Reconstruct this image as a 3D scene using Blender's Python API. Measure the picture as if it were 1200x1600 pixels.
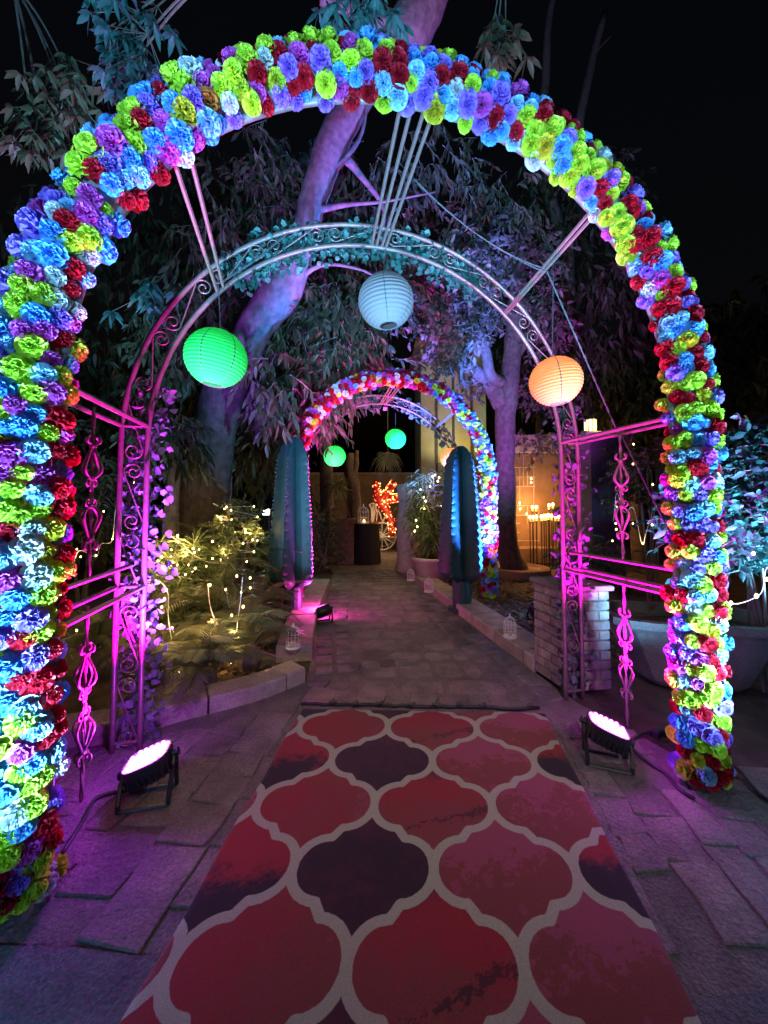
import bpy, math, random
import numpy as np
from mathutils import Vector, Matrix, noise

for o in list(bpy.data.objects):
    bpy.data.objects.remove(o)
random.seed(11)
rng = np.random.default_rng(11)
S = bpy.context.scene
C = S.collection
PI = math.pi
F, H, HY = 600.0, 1.5, 790.0            # focal length in photo pixels, eye height, horizon row


PITCH = math.radians(2.4)                # the camera looks up a little
PPY = HY - F * math.tan(PITCH)


def ray(px, py):
    u = (PPY - py) / F
    return Vector(((px - 600) / F, math.cos(PITCH) - u * math.sin(PITCH), math.sin(PITCH) + u * math.cos(PITCH)))


def P(px, py, Y):                        # a place seen at (px, py), Y metres ahead
    d = ray(px, py)
    return Vector((0, 0, H)) + d * (Y / d.y)


def G(px, py, z=0.0):                    # the same on the ground
    d = ray(px, py)
    return Vector((0, 0, H)) + d * ((z - H) / d.z)


# ------------------------------------------------------------------ camera, sky, light, exposure
cam = bpy.data.cameras.new('camera')
cam.sensor_fit = 'VERTICAL'
cam.sensor_height = 24
cam.lens = 24 * F / 1600
cam.shift_y = (PPY - 800) / 1600
cam.clip_end = 300
cam.clip_start = 0.05
cam_o = bpy.data.objects.new('camera', cam)
cam_o.location = (0, 0, H)
cam_o.rotation_euler = (PI / 2 + PITCH, 0, 0)
C.objects.link(cam_o)
S.camera = cam_o

S.view_settings.view_transform = 'Standard'
S.view_settings.look = 'None'
S.view_settings.exposure = 0
S.view_settings.gamma = 1
S.view_settings.use_curve_mapping = False
S.render.engine = 'CYCLES'
S.cycles.use_denoising = True
S.cycles.max_bounces = 6
S.cycles.diffuse_bounces = 3
S.cycles.glossy_bounces = 2
S.cycles.transmission_bounces = 4
S.cycles.sample_clamp_indirect = 4
S.cycles.caustics_reflective = False
S.cycles.caustics_refractive = False

W = bpy.data.worlds.new('World')
S.world = W
W.use_nodes = True
wn = W.node_tree
sky = wn.nodes.new('ShaderNodeTexSky')
sky.sky_type = 'NISHITA'
sky.sun_disc = False
sky.sun_elevation = math.radians(-4)     # well after sunset
sky.sun_rotation = math.radians(160)
bg = wn.nodes['Background']
wn.links.new(sky.outputs[0], bg.inputs[0])
bg.inputs[1].default_value = 0.15


def light(kind, name, loc, color, watts, target=None, angle=60, blend=.6, size=.05):
    d = bpy.data.lights.new(name, kind)
    d.color = color
    d.energy = watts
    d.shadow_soft_size = size
    if kind == 'SPOT':
        d.spot_size = math.radians(angle)
        d.spot_blend = blend
    o = bpy.data.objects.new(name, d)
    o.location = loc
    if target is not None:
        o.rotation_euler = (Vector(target) - Vector(loc)).to_track_quat('-Z', 'Y').to_euler()
    C.objects.link(o)
    return o


MAGENTA = (1.0, .006, .86)
VIOLET = (.42, .08, 1.0)
BLUE = (.20, .55, 1.0)
WARM = (1.0, .62, .24)
# the two blue cans that stand before the big arch, left and right of the path
BLUE_CANS = [(Vector((-1.20, .58, .25)), Vector((-1.22, 1.42, 1.15)), 1900, 98), (Vector((1.95, 1.12, .25)), Vector((1.74, 2.0, 1.15)), 1900, 98),
             (Vector((3.45, 2.25, .35)), Vector((3.1, 3.1, 1.55)), 2400, 66), (Vector((-.5, -3.0, .30)), Vector((.15, 1.8, 3.75)), 2900, 50)]
for p, t, w, an in BLUE_CANS:
    light('SPOT', 'blue_can_beam', p + (t - p).normalized() * .1, BLUE, w, t, an, .85, .08)
    if p.y > 0 and p.x < 3:
        light('POINT', 'can_spill', p + (t - p).normalized() * .18, (.16, .42, 1.0), 7, size=.06)
# fill lamp added behind the photographer to brighten the rug
light('SPOT', 'rug_fill_beam', (.7, -2.4, 4.15), (1.0, .93, .82), 420, (.25, 4.6, 0), 46, 1.0, .12)
# magenta cans on the paving and the two smaller ones further down the path
CANS = [
    dict(at=(-1.20, 2.02, .185), n=(-.30, -.10, .95), col=MAGENTA, w=1000, to=(-1.64, 2.14, 1.35), ang=86, spill=(.42, .04, 1.0), sw=15, label='magenta glowing stage light standing left of the red rug'),
    dict(at=(1.30, 2.30, .185), n=(.30, -.10, .95), col=MAGENTA, w=1000, to=(1.72, 2.62, 1.35), ang=86, spill=(.6, .04, 1.0), sw=10, label='magenta glowing stage light standing right of the red rug'),
    dict(at=(-.78, 5.0, .15), n=(-.45, .55, .7), col=(1.0, .04, .66), w=3600, to=(-1.02, 5.75, 2.5), ang=66, spill=(1.0, .05, .5), sw=42, label='black stage light with its back to us beside the dark left cactus'),
    dict(at=(1.98, 5.05, .17), n=(-.30, .80, .5), col=(.04, .20, 1.0), w=12000, to=(1.38, 5.75, 1.5), ang=62, label='black stage light on the dry leaves behind the right kerb'),
]
for c in CANS:
    p = Vector(c['at']) + Vector(c['n']).normalized() * .07
    light('SPOT', 'can_beam', p, c['col'], c['w'], c['to'], c['ang'], .5, .07)
    light('POINT', 'can_spill', p + Vector(c['n']).normalized() * .05, c.get('spill', c['col']), c.get('sw', 0), size=.05)
# extra violet spots added beside the cans to wash the trees
light('SPOT', 'tree_wash', (-1.25, 2.05, .4), (.24, .07, 1.0), 2300, (-2.0, 5.6, 5.2), 52, .9, .08)
light('SPOT', 'tree_wash', (1.86, 5.2, .4), (.60, .05, 1.0), 2000, (1.9, 8.0, 4.4), 80, .9, .08)


# ------------------------------------------------------------------ materials
def mat(name, c, rough=.6, metal=0.0, c2=None, scale=6.0, detail=5.0, lo=.35, hi=.65, bump=0.0, bscale=30.0,
        rnd=0.0, emit=None, es=0.0, trans=0.0, spec=.5, coord='Position', coat=0.0, stretch=None, grit=0.0):
    m = bpy.data.materials.new(name)
    m.use_nodes = True
    nt = m.node_tree
    b = nt.nodes['Principled BSDF']
    b.inputs['Roughness'].default_value = rough
    b.inputs['Metallic'].default_value = metal
    b.inputs['Specular IOR Level'].default_value = spec
    b.inputs['Coat Weight'].default_value = coat
    b.inputs['Base Color'].default_value = (*c, 1)
    if coord == 'Position':
        co = nt.nodes.new('ShaderNodeNewGeometry').outputs['Position']
    else:
        co = nt.nodes.new('ShaderNodeTexCoord').outputs['Object']
    src = None
    if c2 is not None:
        n = nt.nodes.new('ShaderNodeTexNoise')
        n.inputs['Scale'].default_value = scale
        n.inputs['Detail'].default_value = detail
        nt.links.new(co, n.inputs['Vector'])
        mr = nt.nodes.new('ShaderNodeMapRange')
        mr.inputs[1].default_value = lo
        mr.inputs[2].default_value = hi
        nt.links.new(n.outputs['Fac'], mr.inputs[0])
        mx = nt.nodes.new('ShaderNodeMix')
        mx.data_type = 'RGBA'
        mx.inputs[6].default_value = (*c, 1)
        mx.inputs[7].default_value = (*c2, 1)
        nt.links.new(mr.outputs[0], mx.inputs[0])
        src = mx.outputs[2]
    if rnd > 0:
        oi = nt.nodes.new('ShaderNodeObjectInfo')
        mr = nt.nodes.new('ShaderNodeMapRange')
        mr.inputs[3].default_value = 1 - rnd
        mr.inputs[4].default_value = 1 + rnd
        nt.links.new(oi.outputs['Random'], mr.inputs[0])
        hs = nt.nodes.new('ShaderNodeHueSaturation')
        nt.links.new(mr.outputs[0], hs.inputs['Value'])
        if src is not None:
            nt.links.new(src, hs.inputs['Color'])
        else:
            hs.inputs['Color'].default_value = (*c, 1)
        src = hs.outputs[0]
    if grit > 0:
        cur = src
        for gs, amt in ((85.0, grit), (2.2, grit * .6)):
            n = nt.nodes.new('ShaderNodeTexNoise')
            n.inputs['Scale'].default_value = gs
            n.inputs['Detail'].default_value = 7
            n.inputs['Roughness'].default_value = .7
            nt.links.new(co, n.inputs['Vector'])
            mr = nt.nodes.new('ShaderNodeMapRange')
            mr.inputs[1].default_value = .3
            mr.inputs[2].default_value = .7
            mr.inputs[3].default_value = 1 - amt
            mr.inputs[4].default_value = 1 + amt
            nt.links.new(n.outputs['Fac'], mr.inputs[0])
            hs = nt.nodes.new('ShaderNodeHueSaturation')
            nt.links.new(mr.outputs[0], hs.inputs['Value'])
            nt.links.new(cur, hs.inputs['Color'])
            cur = hs.outputs[0]
        src = cur
    if src is not None:
        nt.links.new(src, b.inputs['Base Color'])
    if bump > 0:
        n = nt.nodes.new('ShaderNodeTexNoise')
        n.inputs['Scale'].default_value = bscale
        n.inputs['Detail'].default_value = 6
        if stretch:
            mp = nt.nodes.new('ShaderNodeMapping')
            mp.inputs['Scale'].default_value = (1, 1, stretch)
            nt.links.new(co, mp.inputs['Vector'])
            nt.links.new(mp.outputs[0], n.inputs['Vector'])
        else:
            nt.links.new(co, n.inputs['Vector'])
        bp = nt.nodes.new('ShaderNodeBump')
        bp.inputs['Strength'].default_value = bump
        bp.inputs['Distance'].default_value = .02
        nt.links.new(n.outputs['Fac'], bp.inputs['Height'])
        nt.links.new(bp.outputs[0], b.inputs['Normal'])
    if emit is not None:
        b.inputs['Emission Color'].default_value = (*emit, 1)
        b.inputs['Emission Strength'].default_value = es
    if trans > 0:
        out = nt.nodes['Material Output']
        t = nt.nodes.new('ShaderNodeBsdfTranslucent')
        t.inputs['Color'].default_value = (*c, 1)
        if src is not None:
            nt.links.new(src, t.inputs['Color'])
        ms = nt.nodes.new('ShaderNodeMixShader')
        ms.inputs[0].default_value = trans
        nt.links.new(b.outputs[0], ms.inputs[1])
        nt.links.new(t.outputs[0], ms.inputs[2])
        nt.links.new(ms.outputs[0], out.inputs['Surface'])
    return m


def glow(name, c, e, sample=False):
    m = mat(name, c, emit=c, es=e)
    if not sample:
        m.cycles.emission_sampling = 'NONE'
    return m


M = {}
M['soil'] = mat('soil', (.055, .04, .03), .95, c2=(.13, .095, .065), scale=5, bump=.8, bscale=18)
M['mortar'] = mat('mortar', (.155, .125, .112), .9, c2=(.22, .18, .16), scale=9, bump=.8, bscale=60, grit=.5)
M['flag'] = mat('flagstone', (.16, .125, .118), .75, c2=(.27, .205, .185), scale=5, bump=.9, bscale=45, rnd=.22, grit=.45)
M['cobble'] = mat('cobble', (.10, .09, .09), .72, c2=(.20, .16, .145), scale=7, bump=.7, bscale=50, rnd=.35, grit=.4)
M['concrete'] = mat('concrete', (.10, .10, .105), .85, c2=(.17, .165, .165), scale=3.5, bump=.9, bscale=60, grit=.5)
M['kerb'] = mat('kerb_stone', (.30, .25, .20), .8, c2=(.42, .35, .28), scale=6, bump=.7, bscale=40, rnd=.12, grit=.35)
M['brick'] = mat('painted_brick', (.25, .20, .17), .85, c2=(.38, .32, .28), scale=14, bump=.5, bscale=45, rnd=.15)
M['redbrick'] = mat('red_brick', (.33, .13, .09), .85, c2=(.42, .24, .19), scale=9, bump=.4, bscale=50, rnd=.25)
M['pale_mortar'] = mat('brick_mortar', (.19, .16, .14), .9, bump=.3)
M['iron'] = mat('bronze_painted_iron', (.23, .155, .14), .38, .45, c2=(.29, .19, .17), scale=30, bump=.05, bscale=200)
M['dark_iron'] = mat('dark_steel', (.03, .03, .032), .45, .6)
M['pipe'] = mat('grey_steel_pipe', (.32, .32, .33), .4, .5, c2=(.22, .2, .19), scale=20)
M['black'] = mat('black_plastic', (.012, .012, .014), .42, c2=(.02, .02, .022), scale=30)
M['white_paint'] = mat('white_painted_metal', (.78, .76, .72), .45, c2=(.68, .65, .6), scale=20)
M['trunk'] = mat('grey_bark', (.075, .065, .06), .9, c2=(.14, .12, .115), scale=11, detail=9, bump=1.0, bscale=16, stretch=.35)
M['darktrunk'] = mat('dark_bark', (.09, .07, .055), .9, c2=(.15, .115, .09), scale=9, detail=9, bump=1.0, bscale=18, stretch=.3)
M['twig'] = mat('twig', (.2, .16, .13), .85)
M['leaf'] = mat('drooping_leaf', (.055, .075, .035), .5, c2=(.10, .105, .05), scale=3, trans=.25)
M['leaf_dark'] = mat('dark_leaf', (.03, .045, .022), .55, c2=(.06, .075, .035), scale=2, trans=.2)
M['leaf_small'] = mat('small_leaf', (.09, .085, .07), .5, c2=(.15, .13, .11), scale=3, trans=.3)
M['leaf_glossy'] = mat('glossy_leaf', (.03, .13, .11), .45, c2=(.05, .17, .14), scale=8, trans=.2)
M['leaf_ivy'] = mat('ivy_leaf', (.085, .12, .115), .5, c2=(.14, .17, .17), scale=12, trans=.2)
M['palm'] = mat('palm_leaf', (.075, .11, .045), .5, c2=(.16, .15, .075), scale=4, trans=.2)
M['bamboo'] = mat('bamboo_leaf', (.10, .16, .05), .45, c2=(.17, .21, .08), scale=6, trans=.3)
M['dry'] = mat('dry_leaf', (.17, .10, .055), .8, c2=(.27, .17, .10), scale=14)
M['terracotta'] = mat('pale_pot', (.50, .43, .39), .7, c2=(.60, .53, .48), scale=8, bump=.2)
M['planter'] = mat('cast_concrete', (.17, .15, .135), .85, c2=(.25, .22, .20), scale=4, grit=.4, bump=.6, bscale=25)
M['stucco'] = mat('tan_stucco', (.30, .24, .17), .9, c2=(.40, .33, .24), scale=3, bump=.4)
M['yellow_wall'] = mat('yellow_rendered_wall', (.55, .47, .22), .85, c2=(.62, .54, .28), scale=2, bump=.2)
M['purple_wall'] = mat('plum_rendered_wall', (.11, .07, .095), .85, c2=(.16, .10, .13), scale=4, bump=.3)
M['adobe'] = mat('brown_adobe_wall', (.25, .15, .10), .9, c2=(.34, .22, .15), scale=3, bump=.5)
M['cap'] = mat('pale_wall_cap', (.42, .36, .31), .8, c2=(.5, .44, .38), scale=6, bump=.3)
M['cactus'] = mat('painted_cactus', (.008, .034, .036), .5, c2=(.012, .05, .05), scale=5, bump=.25, bscale=22)
M['cloth'] = mat('black_cloth', (.012, .010, .010), .8)
M['cord'] = mat('white_cord', (.62, .58, .55), .5)
M['wire'] = mat('thin_wire', (.10, .095, .10), .55, .2)
M['redpaint'] = mat('red_painted_surface', (.42, .03, .02), .5, c2=(.3, .02, .015), scale=8)
M['bulb'] = glow('warm_bulb', (1.0, .70, .26), 9)
M['redbulb'] = glow('red_bulb', (1.0, .10, .03), 3.0)
M['orangebulb'] = glow('orange_bulb', (1.0, .5, .14), 5.0)
M['flame'] = glow('candle_flame', (1.0, .62, .22), 14)
M['flood'] = glow('white_flood_face', (.85, 1.0, .9), 14)
M['lampglass'] = glow('lit_lantern_glass', (1.0, .72, .25), 4.5)
M['magled'] = glow('magenta_led', (1.0, .22, 1.0), 4.5)
M['magplate'] = glow('magenta_plate', (1.0, .07, .95), 2.6)
M['violetled'] = glow('violet_led', (.9, .1, .8), 2.5)
M['blueled'] = glow('blue_led', (.35, .65, 1.0), 8)
M['ledbulb'] = glow('white_led', (.95, 1.0, .95), 12)
M['wax'] = mat('candle_wax', (.75, .6, .4), .5, trans=.3)


# ------------------------------------------------------------------ mesh building
class MB:
    def __init__(s):
        s.v, s.f, s.m = [], [], []

    def add(s, vs, fs, mi=0):
        o = len(s.v)
        s.v += [tuple(v) for v in vs]
        s.f += [tuple(i + o for i in f) for f in fs]
        s.m += [mi] * len(fs)

    def box(s, c, size, R=None, mi=0, ch=0.0):
        x, y, z = size[0] / 2, size[1] / 2, size[2] / 2
        if ch <= 0:
            pts = [(-x, -y, -z), (x, -y, -z), (x, y, -z), (-x, y, -z), (-x, -y, z), (x, -y, z), (x, y, z), (-x, y, z)]
            fs = [(3, 2, 1, 0), (4, 5, 6, 7), (0, 1, 5, 4), (1, 2, 6, 5), (2, 3, 7, 6), (3, 0, 4, 7)]
        else:
            pts = []
            for (zz, k) in ((-z, ch), (-z + ch, 0), (z - ch, 0), (z, ch)):
                pts += [(-x + k, -y + k, zz), (x - k, -y + k, zz), (x - k, y - k, zz), (-x + k, y - k, zz)]
            fs = [(3, 2, 1, 0), (12, 13, 14, 15)]
            for L in range(3):
                for i in range(4):
                    j = (i + 1) % 4
                    fs.append((L * 4 + i, L * 4 + j, L * 4 + 4 + j, L * 4 + 4 + i))
        c = Vector(c)
        s.add([c + (R @ Vector(p) if R else Vector(p)) for p in pts], fs, mi)

    def tube(s, pts, r, seg=8, mi=0, closed=False, jitter=0.0):
        pts = [Vector(p) for p in pts]
        n = len(pts)
        rs = r if hasattr(r, '__len__') else [r] * n
        tang = []
        for i in range(n):
            a = pts[(i - 1) % n] if (closed or i > 0) else pts[i]
            b = pts[(i + 1) % n] if (closed or i < n - 1) else pts[i]
            t = b - a
            tang.append(t.normalized() if t.length > 1e-9 else Vector((0, 0, 1)))
        ref = Vector((0, 0, 1)) if abs(tang[0].z) < .9 else Vector((1, 0, 0))
        u = tang[0].cross(ref).normalized()
        vs, fs = [], []
        for i in range(n):
            t = tang[i]
            u = (u - t * u.dot(t))
            u = u.normalized() if u.length > 1e-6 else t.orthogonal().normalized()
            w = t.cross(u)
            for k in range(seg):
                a = 2 * PI * k / seg
                rr = rs[i]
                if jitter:
                    q = pts[i] + (u * math.cos(a) + w * math.sin(a)) * rr
                    rr *= 1 + jitter * noise.noise(q * 3.1) + jitter * .5 * noise.noise(q * 9)
                vs.append(pts[i] + (u * math.cos(a) + w * math.sin(a)) * rr)
        m = n if closed else n - 1
        for i in range(m):
            j = (i + 1) % n
            for k in range(seg):
                l = (k + 1) % seg
                fs.append((i * seg + k, i * seg + l, j * seg + l, j * seg + k))
        if not closed:
            fs.append(tuple(range(seg - 1, -1, -1)))
            fs.append(tuple((n - 1) * seg + k for k in range(seg)))
        s.add(vs, fs, mi)

    def lathe(s, prof, c=(0, 0, 0), seg=24, mi=0, cap=True):
        c = Vector(c)
        vs, fs = [], []
        for (r, z) in prof:
            for k in range(seg):
                a = 2 * PI * k / seg
                vs.append(c + Vector((r * math.cos(a), r * math.sin(a), z)))
        for i in range(len(prof) - 1):
            for k in range(seg):
                l = (k + 1) % seg
                fs.append((i * seg + k, i * seg + l, (i + 1) * seg + l, (i + 1) * seg + k))
        if cap:
            fs.append(tuple(range(seg - 1, -1, -1)))
            fs.append(tuple((len(prof) - 1) * seg + k for k in range(seg)))
        s.add(vs, fs, mi)

    def ball(s, c, r, seg=10, rings=6, mi=0, sz=1.0):
        s.lathe([(max(r * math.sin(PI * i / rings), r * .02), -r * sz * math.cos(PI * i / rings)) for i in range(rings + 1)], c, seg, mi)

    def build(s, name, mats, parent=None, smooth=False):
        me = bpy.data.meshes.new(name)
        off = parent.get('origin') if parent else None
        if off is not None:
            ox, oy, oz = off
            v = [(a - ox, b - oy, c - oz) for a, b, c in s.v]
        else:
            v = s.v
        me.from_pydata(v, [], s.f)
        if not isinstance(mats, (list, tuple)):
            mats = [mats]
        for m in mats:
            me.materials.append(m)
        if len(mats) > 1:
            me.polygons.foreach_set('material_index', s.m)
        if smooth:
            me.polygons.foreach_set('use_smooth', [True] * len(me.polygons))
        me.update()
        o = bpy.data.objects.new(name, me)
        C.objects.link(o)
        if parent:
            o.parent = parent
            if off is not None:
                o['origin'] = off
        return o


def tag(o, label=None, cat=None, group=None, kind=None):
    if label:
        o['label'] = label
    if cat:
        o['category'] = cat
    if group:
        o['group'] = group
    if kind:
        o['kind'] = kind
    return o


def thing(name, label, cat, loc=(0, 0, 0), group=None, world=True):
    o = bpy.data.objects.new(name, None)
    o.location = loc
    o.empty_display_size = .1
    C.objects.link(o)
    if world:
        o['origin'] = tuple(loc)           # parts are drawn in world coordinates
    return tag(o, label, cat, group)


def kids(o):
    return [c for c in o.children]


def copy_tree(o, parent=None):
    c = o.copy()
    C.objects.link(c)
    if parent:
        c.parent = parent
    for ch in kids(o):
        copy_tree(ch, c)
    return c


def inst(name, me, parent, loc, R=None, s=1.0):   # one more object that shares mesh data
    o = bpy.data.objects.new(name, me)
    C.objects.link(o)
    L = Vector(loc)
    if parent is not None:
        o.parent = parent
        off = parent.get('origin')
        if off is not None:
            L = L - Vector(off)
    sc = s if hasattr(s, '__len__') else (s, s, s)
    o.matrix_basis = Matrix.Translation(L) @ (R.to_4x4() if R else Matrix()) @ Matrix.Diagonal((*sc, 1))
    return o


def basis(z, twist=0.0, xhint=None):
    z = Vector(z).normalized()
    x = Vector(xhint) if xhint is not None else (Vector((0, 0, 1)) if abs(z.z) < .9 else Vector((1, 0, 0)))
    x = (x - z * x.dot(z)).normalized()
    y = z.cross(x)
    R = Matrix((x, y, z)).transposed()
    return R @ Matrix.Rotation(twist, 3, 'Z')


def mesh_np(name, V, quads, tris, m, parent=None, smooth=False):
    me = bpy.data.meshes.new(name)
    off = parent.get('origin') if parent else None
    if off is not None:
        V = V - np.array(off)
    nq, nt_ = len(quads), len(tris)
    loops = np.concatenate([quads.reshape(-1), tris.reshape(-1)]).astype(np.int32)
    starts = np.concatenate([np.arange(nq) * 4, nq * 4 + np.arange(nt_) * 3]).astype(np.int32)
    me.vertices.add(len(V))
    me.vertices.foreach_set('co', V.astype(np.float32).reshape(-1))
    me.loops.add(len(loops))
    me.loops.foreach_set('vertex_index', loops)
    me.polygons.add(nq + nt_)
    me.polygons.foreach_set('loop_start', starts)
    me.update(calc_edges=True)
    me.materials.append(m)
    o = bpy.data.objects.new(name, me)
    C.objects.link(o)
    if parent:
        o.parent = parent
        if off is not None:
            o['origin'] = off
    return o


def norm(a):
    return a / np.maximum(np.linalg.norm(a, axis=-1, keepdims=True), 1e-9)


class Leaves:
    """collects many separate leaves: base, direction, length, width"""
    def __init__(s):
        s.p, s.d, s.l, s.w, s.n = [], [], [], [], []

    def put(s, p, d, l, w, n=None):
        s.p.append(tuple(p)); s.d.append(tuple(d)); s.l.append(l); s.w.append(w)
        s.n.append(tuple(n) if n is not None else (random.gauss(0, 1), random.gauss(0, 1), random.gauss(0, 1) + .6))

    def build(s, name, m, parent=None, droop=.25, shape='leaf'):
        p = np.array(s.p); d = norm(np.array(s.d)); l = np.array(s.l)[:, None]; w = np.array(s.w)[:, None]
        n = np.array(s.n)
        side = norm(np.cross(d, n))
        n = np.cross(side, d)
        g = np.array([0, 0, -1.0])
        a = (.35, .72) if shape == 'leaf' else (.25, .8)
        k1, k2 = (.5, .38) if shape == 'leaf' else (.5, .48)
        q1 = p + d * l * a[0] + g * l * droop * .12
        q2 = p + d * l * a[1] + g * l * droop * .5
        tip = p + d * l + g * l * droop
        fold = n * w * .16
        V = np.stack([p, q1 - side * w * k1 + fold, q1, q1 + side * w * k1 + fold,
                      q2 - side * w * k2 + fold, q2, q2 + side * w * k2 + fold, tip], 1).reshape(-1, 3)
        N = len(p)
        b = (np.arange(N) * 8)[:, None]
        quads = np.concatenate([b + np.array([[1, 2, 5, 4]]), b + np.array([[2, 3, 6, 5]])])
        tris = np.concatenate([b + np.array([[0, 2, 1]]), b + np.array([[0, 3, 2]]), b + np.array([[4, 5, 7]]), b + np.array([[5, 6, 7]])])
        return mesh_np(name, V, quads, tris, m, parent)


def rnd_in(c, r):
    while True:
        v = Vector((random.uniform(-1, 1), random.uniform(-1, 1), random.uniform(-1, 1)))
        if v.length < 1 and random.random() < .35 + v.length * .65:
            return Vector(c) + Vector((v.x * r[0], v.y * r[1], v.z * r[2]))


def sprays(L, twigs, c, r, count, leaf=(.12, .035), n=8, tw=.4, hang=.8, spread=.7, root=None):
    """twigs through a crown clump, each with its leaves"""
    for _ in range(count):
        p = rnd_in(c, r)
        d = Vector((random.gauss(0, 1), random.gauss(0, 1), random.gauss(0, .6) - hang)).normalized()
        if root is not None:
            d = (d + (p - Vector(root)).normalized() * .7).normalized()
        ln = tw * random.uniform(.6, 1.3)
        q = p + d * ln * .5 + Vector((0, 0, -.12 * ln))
        e = p + d * ln + Vector((0, 0, -.35 * ln))
        if twigs is not None:
            twigs.tube([p, q, e], [.006, .004, .002], 3)
        for k in range(n):
            t = (k + 1) / n
            b = p.lerp(q, t * 2) if t < .5 else q.lerp(e, t * 2 - 1)
            s = Vector((random.gauss(0, 1), random.gauss(0, 1), random.gauss(0, .7))).normalized()
            dd = (d * .6 + s * spread + Vector((0, 0, -hang * .8))).normalized()
            f = random.uniform(.65, 1.25)
            L.put(b, dd, leaf[0] * f, leaf[1] * f)


def smooth_path(pts, n):
    """Catmull-Rom through points"""
    pts = [Vector(p) for p in pts]
    out = []
    P4 = [pts[0] * 2 - pts[1]] + pts + [pts[-1] * 2 - pts[-2]]
    for i in range(len(pts) - 1):
        a, b, c, d = P4[i:i + 4]
        for k in range(n):
            t = k / n
            out.append(.5 * ((2 * b) + (c - a) * t + (2 * a - 5 * b + 4 * c - d) * t * t + (3 * b - a - 3 * c + d) * t ** 3))
    out.append(pts[-1])
    return out


def smooth_vals(vals, n):
    return [v.x for v in smooth_path([(v, 0, 0) for v in vals], n)]


# ------------------------------------------------------------------ ground, path, kerbs
mb = MB()
mb.add([(-60, -20, -.03), (60, -20, -.03), (60, 120, -.03), (-60, 120, -.03)], [(0, 1, 2, 3)])
tag(mb.build('ground', M['soil']), kind='structure')

LEFT_EDGE = [G(-160, 1205), G(150, 1165), G(280, 1128), G(400, 1096), G(478, 1066), G(487, 1030), G(492, 990), G(503, 950), G(516, 918), G(520, 895), G(505, 885)]
RIGHT_EDGE = [G(1120, 1215), G(1000, 1150), G(905, 1100), G(832, 1048), G(768, 1000), G(700, 948), G(655, 915), G(634, 900), G(636, 885)]


def edge_x(edge, Y):
    best = None
    for a, b in zip(edge, edge[1:]):
        if min(a.y, b.y) <= Y <= max(a.y, b.y) and abs(a.y - b.y) > 1e-6:
            t = (Y - a.y) / (b.y - a.y)
            best = a.x + (b.x - a.x) * t
    return best


# the bedding of the path as one sheet
mb = MB()
poly = [Vector((-4, -4, 0)), Vector((4.5, -4, 0)), Vector((4.5, 1.9, 0))] + [Vector((p.x, p.y, 0)) for p in RIGHT_EDGE] + \
       [Vector((3.0, 13.2, 0)), Vector((3.0, 20, 0)), Vector((-3.5, 20, 0)), Vector((-3.5, 10.6, 0))] + [Vector((p.x, p.y, 0)) for p in reversed(LEFT_EDGE)] + [Vector((-4, 2.0, 0))]
mb.add(poly, [tuple(range(len(poly)))])
path = tag(mb.build('path', M['mortar']), kind='structure')
mb = MB()
rows = [(-3.8, -3.6), (-3.8, 1.40), (-2.2, 1.39), (-1.05, 1.36), (-.45, 1.30), (.6, 1.28), (1.0, 1.23), (2.4, 1.36), (4.2, 1.55), (4.2, -3.6)]
n = len(rows)
mb.add([(x, y, .010) for x, y in rows] + [(x, y, -.01) for x, y in rows], [tuple(reversed(range(n)))] + [(i, (i + 1) % n, n + (i + 1) % n, n + i) for i in range(n)])
pavement = tag(mb.build('pavement', M['concrete']), kind='structure')

RUG = [Vector((-.792, .75, 0)), Vector((.856, .75, 0)), Vector((1.148, 2.8125, 0)), Vector((-.600, 2.875, 0))]


def rug_pt(u, s):
    return RUG[0].lerp(RUG[1], u).lerp(RUG[3].lerp(RUG[2], u), s)


def in_quad(p, q, m=0.0):
    for i in range(4):
        a, b = q[i], q[(i + 1) % 4]
        e = (b - a)
        nrm = Vector((-e.y, e.x, 0)).normalized()
        if (Vector((p.x, p.y, 0)) - a).dot(nrm) < m:
            return False
    return True


def stone(mb, pts, z0, z1, ch=.008, tilt=0.0, mi=0):
    """flat stone from a convex outline: sides, chamfer, top"""
    c = sum(pts, Vector()) / len(pts)
    n = len(pts)
    tx, ty = random.uniform(-tilt, tilt), random.uniform(-tilt, tilt)
    low = [Vector((p.x, p.y, z0)) for p in pts]
    mid = [Vector((p.x, p.y, z1 - ch * .7)) for p in pts]
    top = []
    for p in pts:
        d = (c - p)
        q = p + d.normalized() * min(ch, d.length * .4)
        top.append(Vector((q.x, q.y, z1 + tx * (q.x - c.x) + ty * (q.y - c.y))))
    fs = [tuple(2 * n + i for i in range(n))]
    for L in range(2):
        for i in range(n):
            j = (i + 1) % n
            fs.append((L * n + i, L * n + j, (L + 1) * n + j, (L + 1) * n + i))
    mb.add(low + mid + top, fs, mi)


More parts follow.
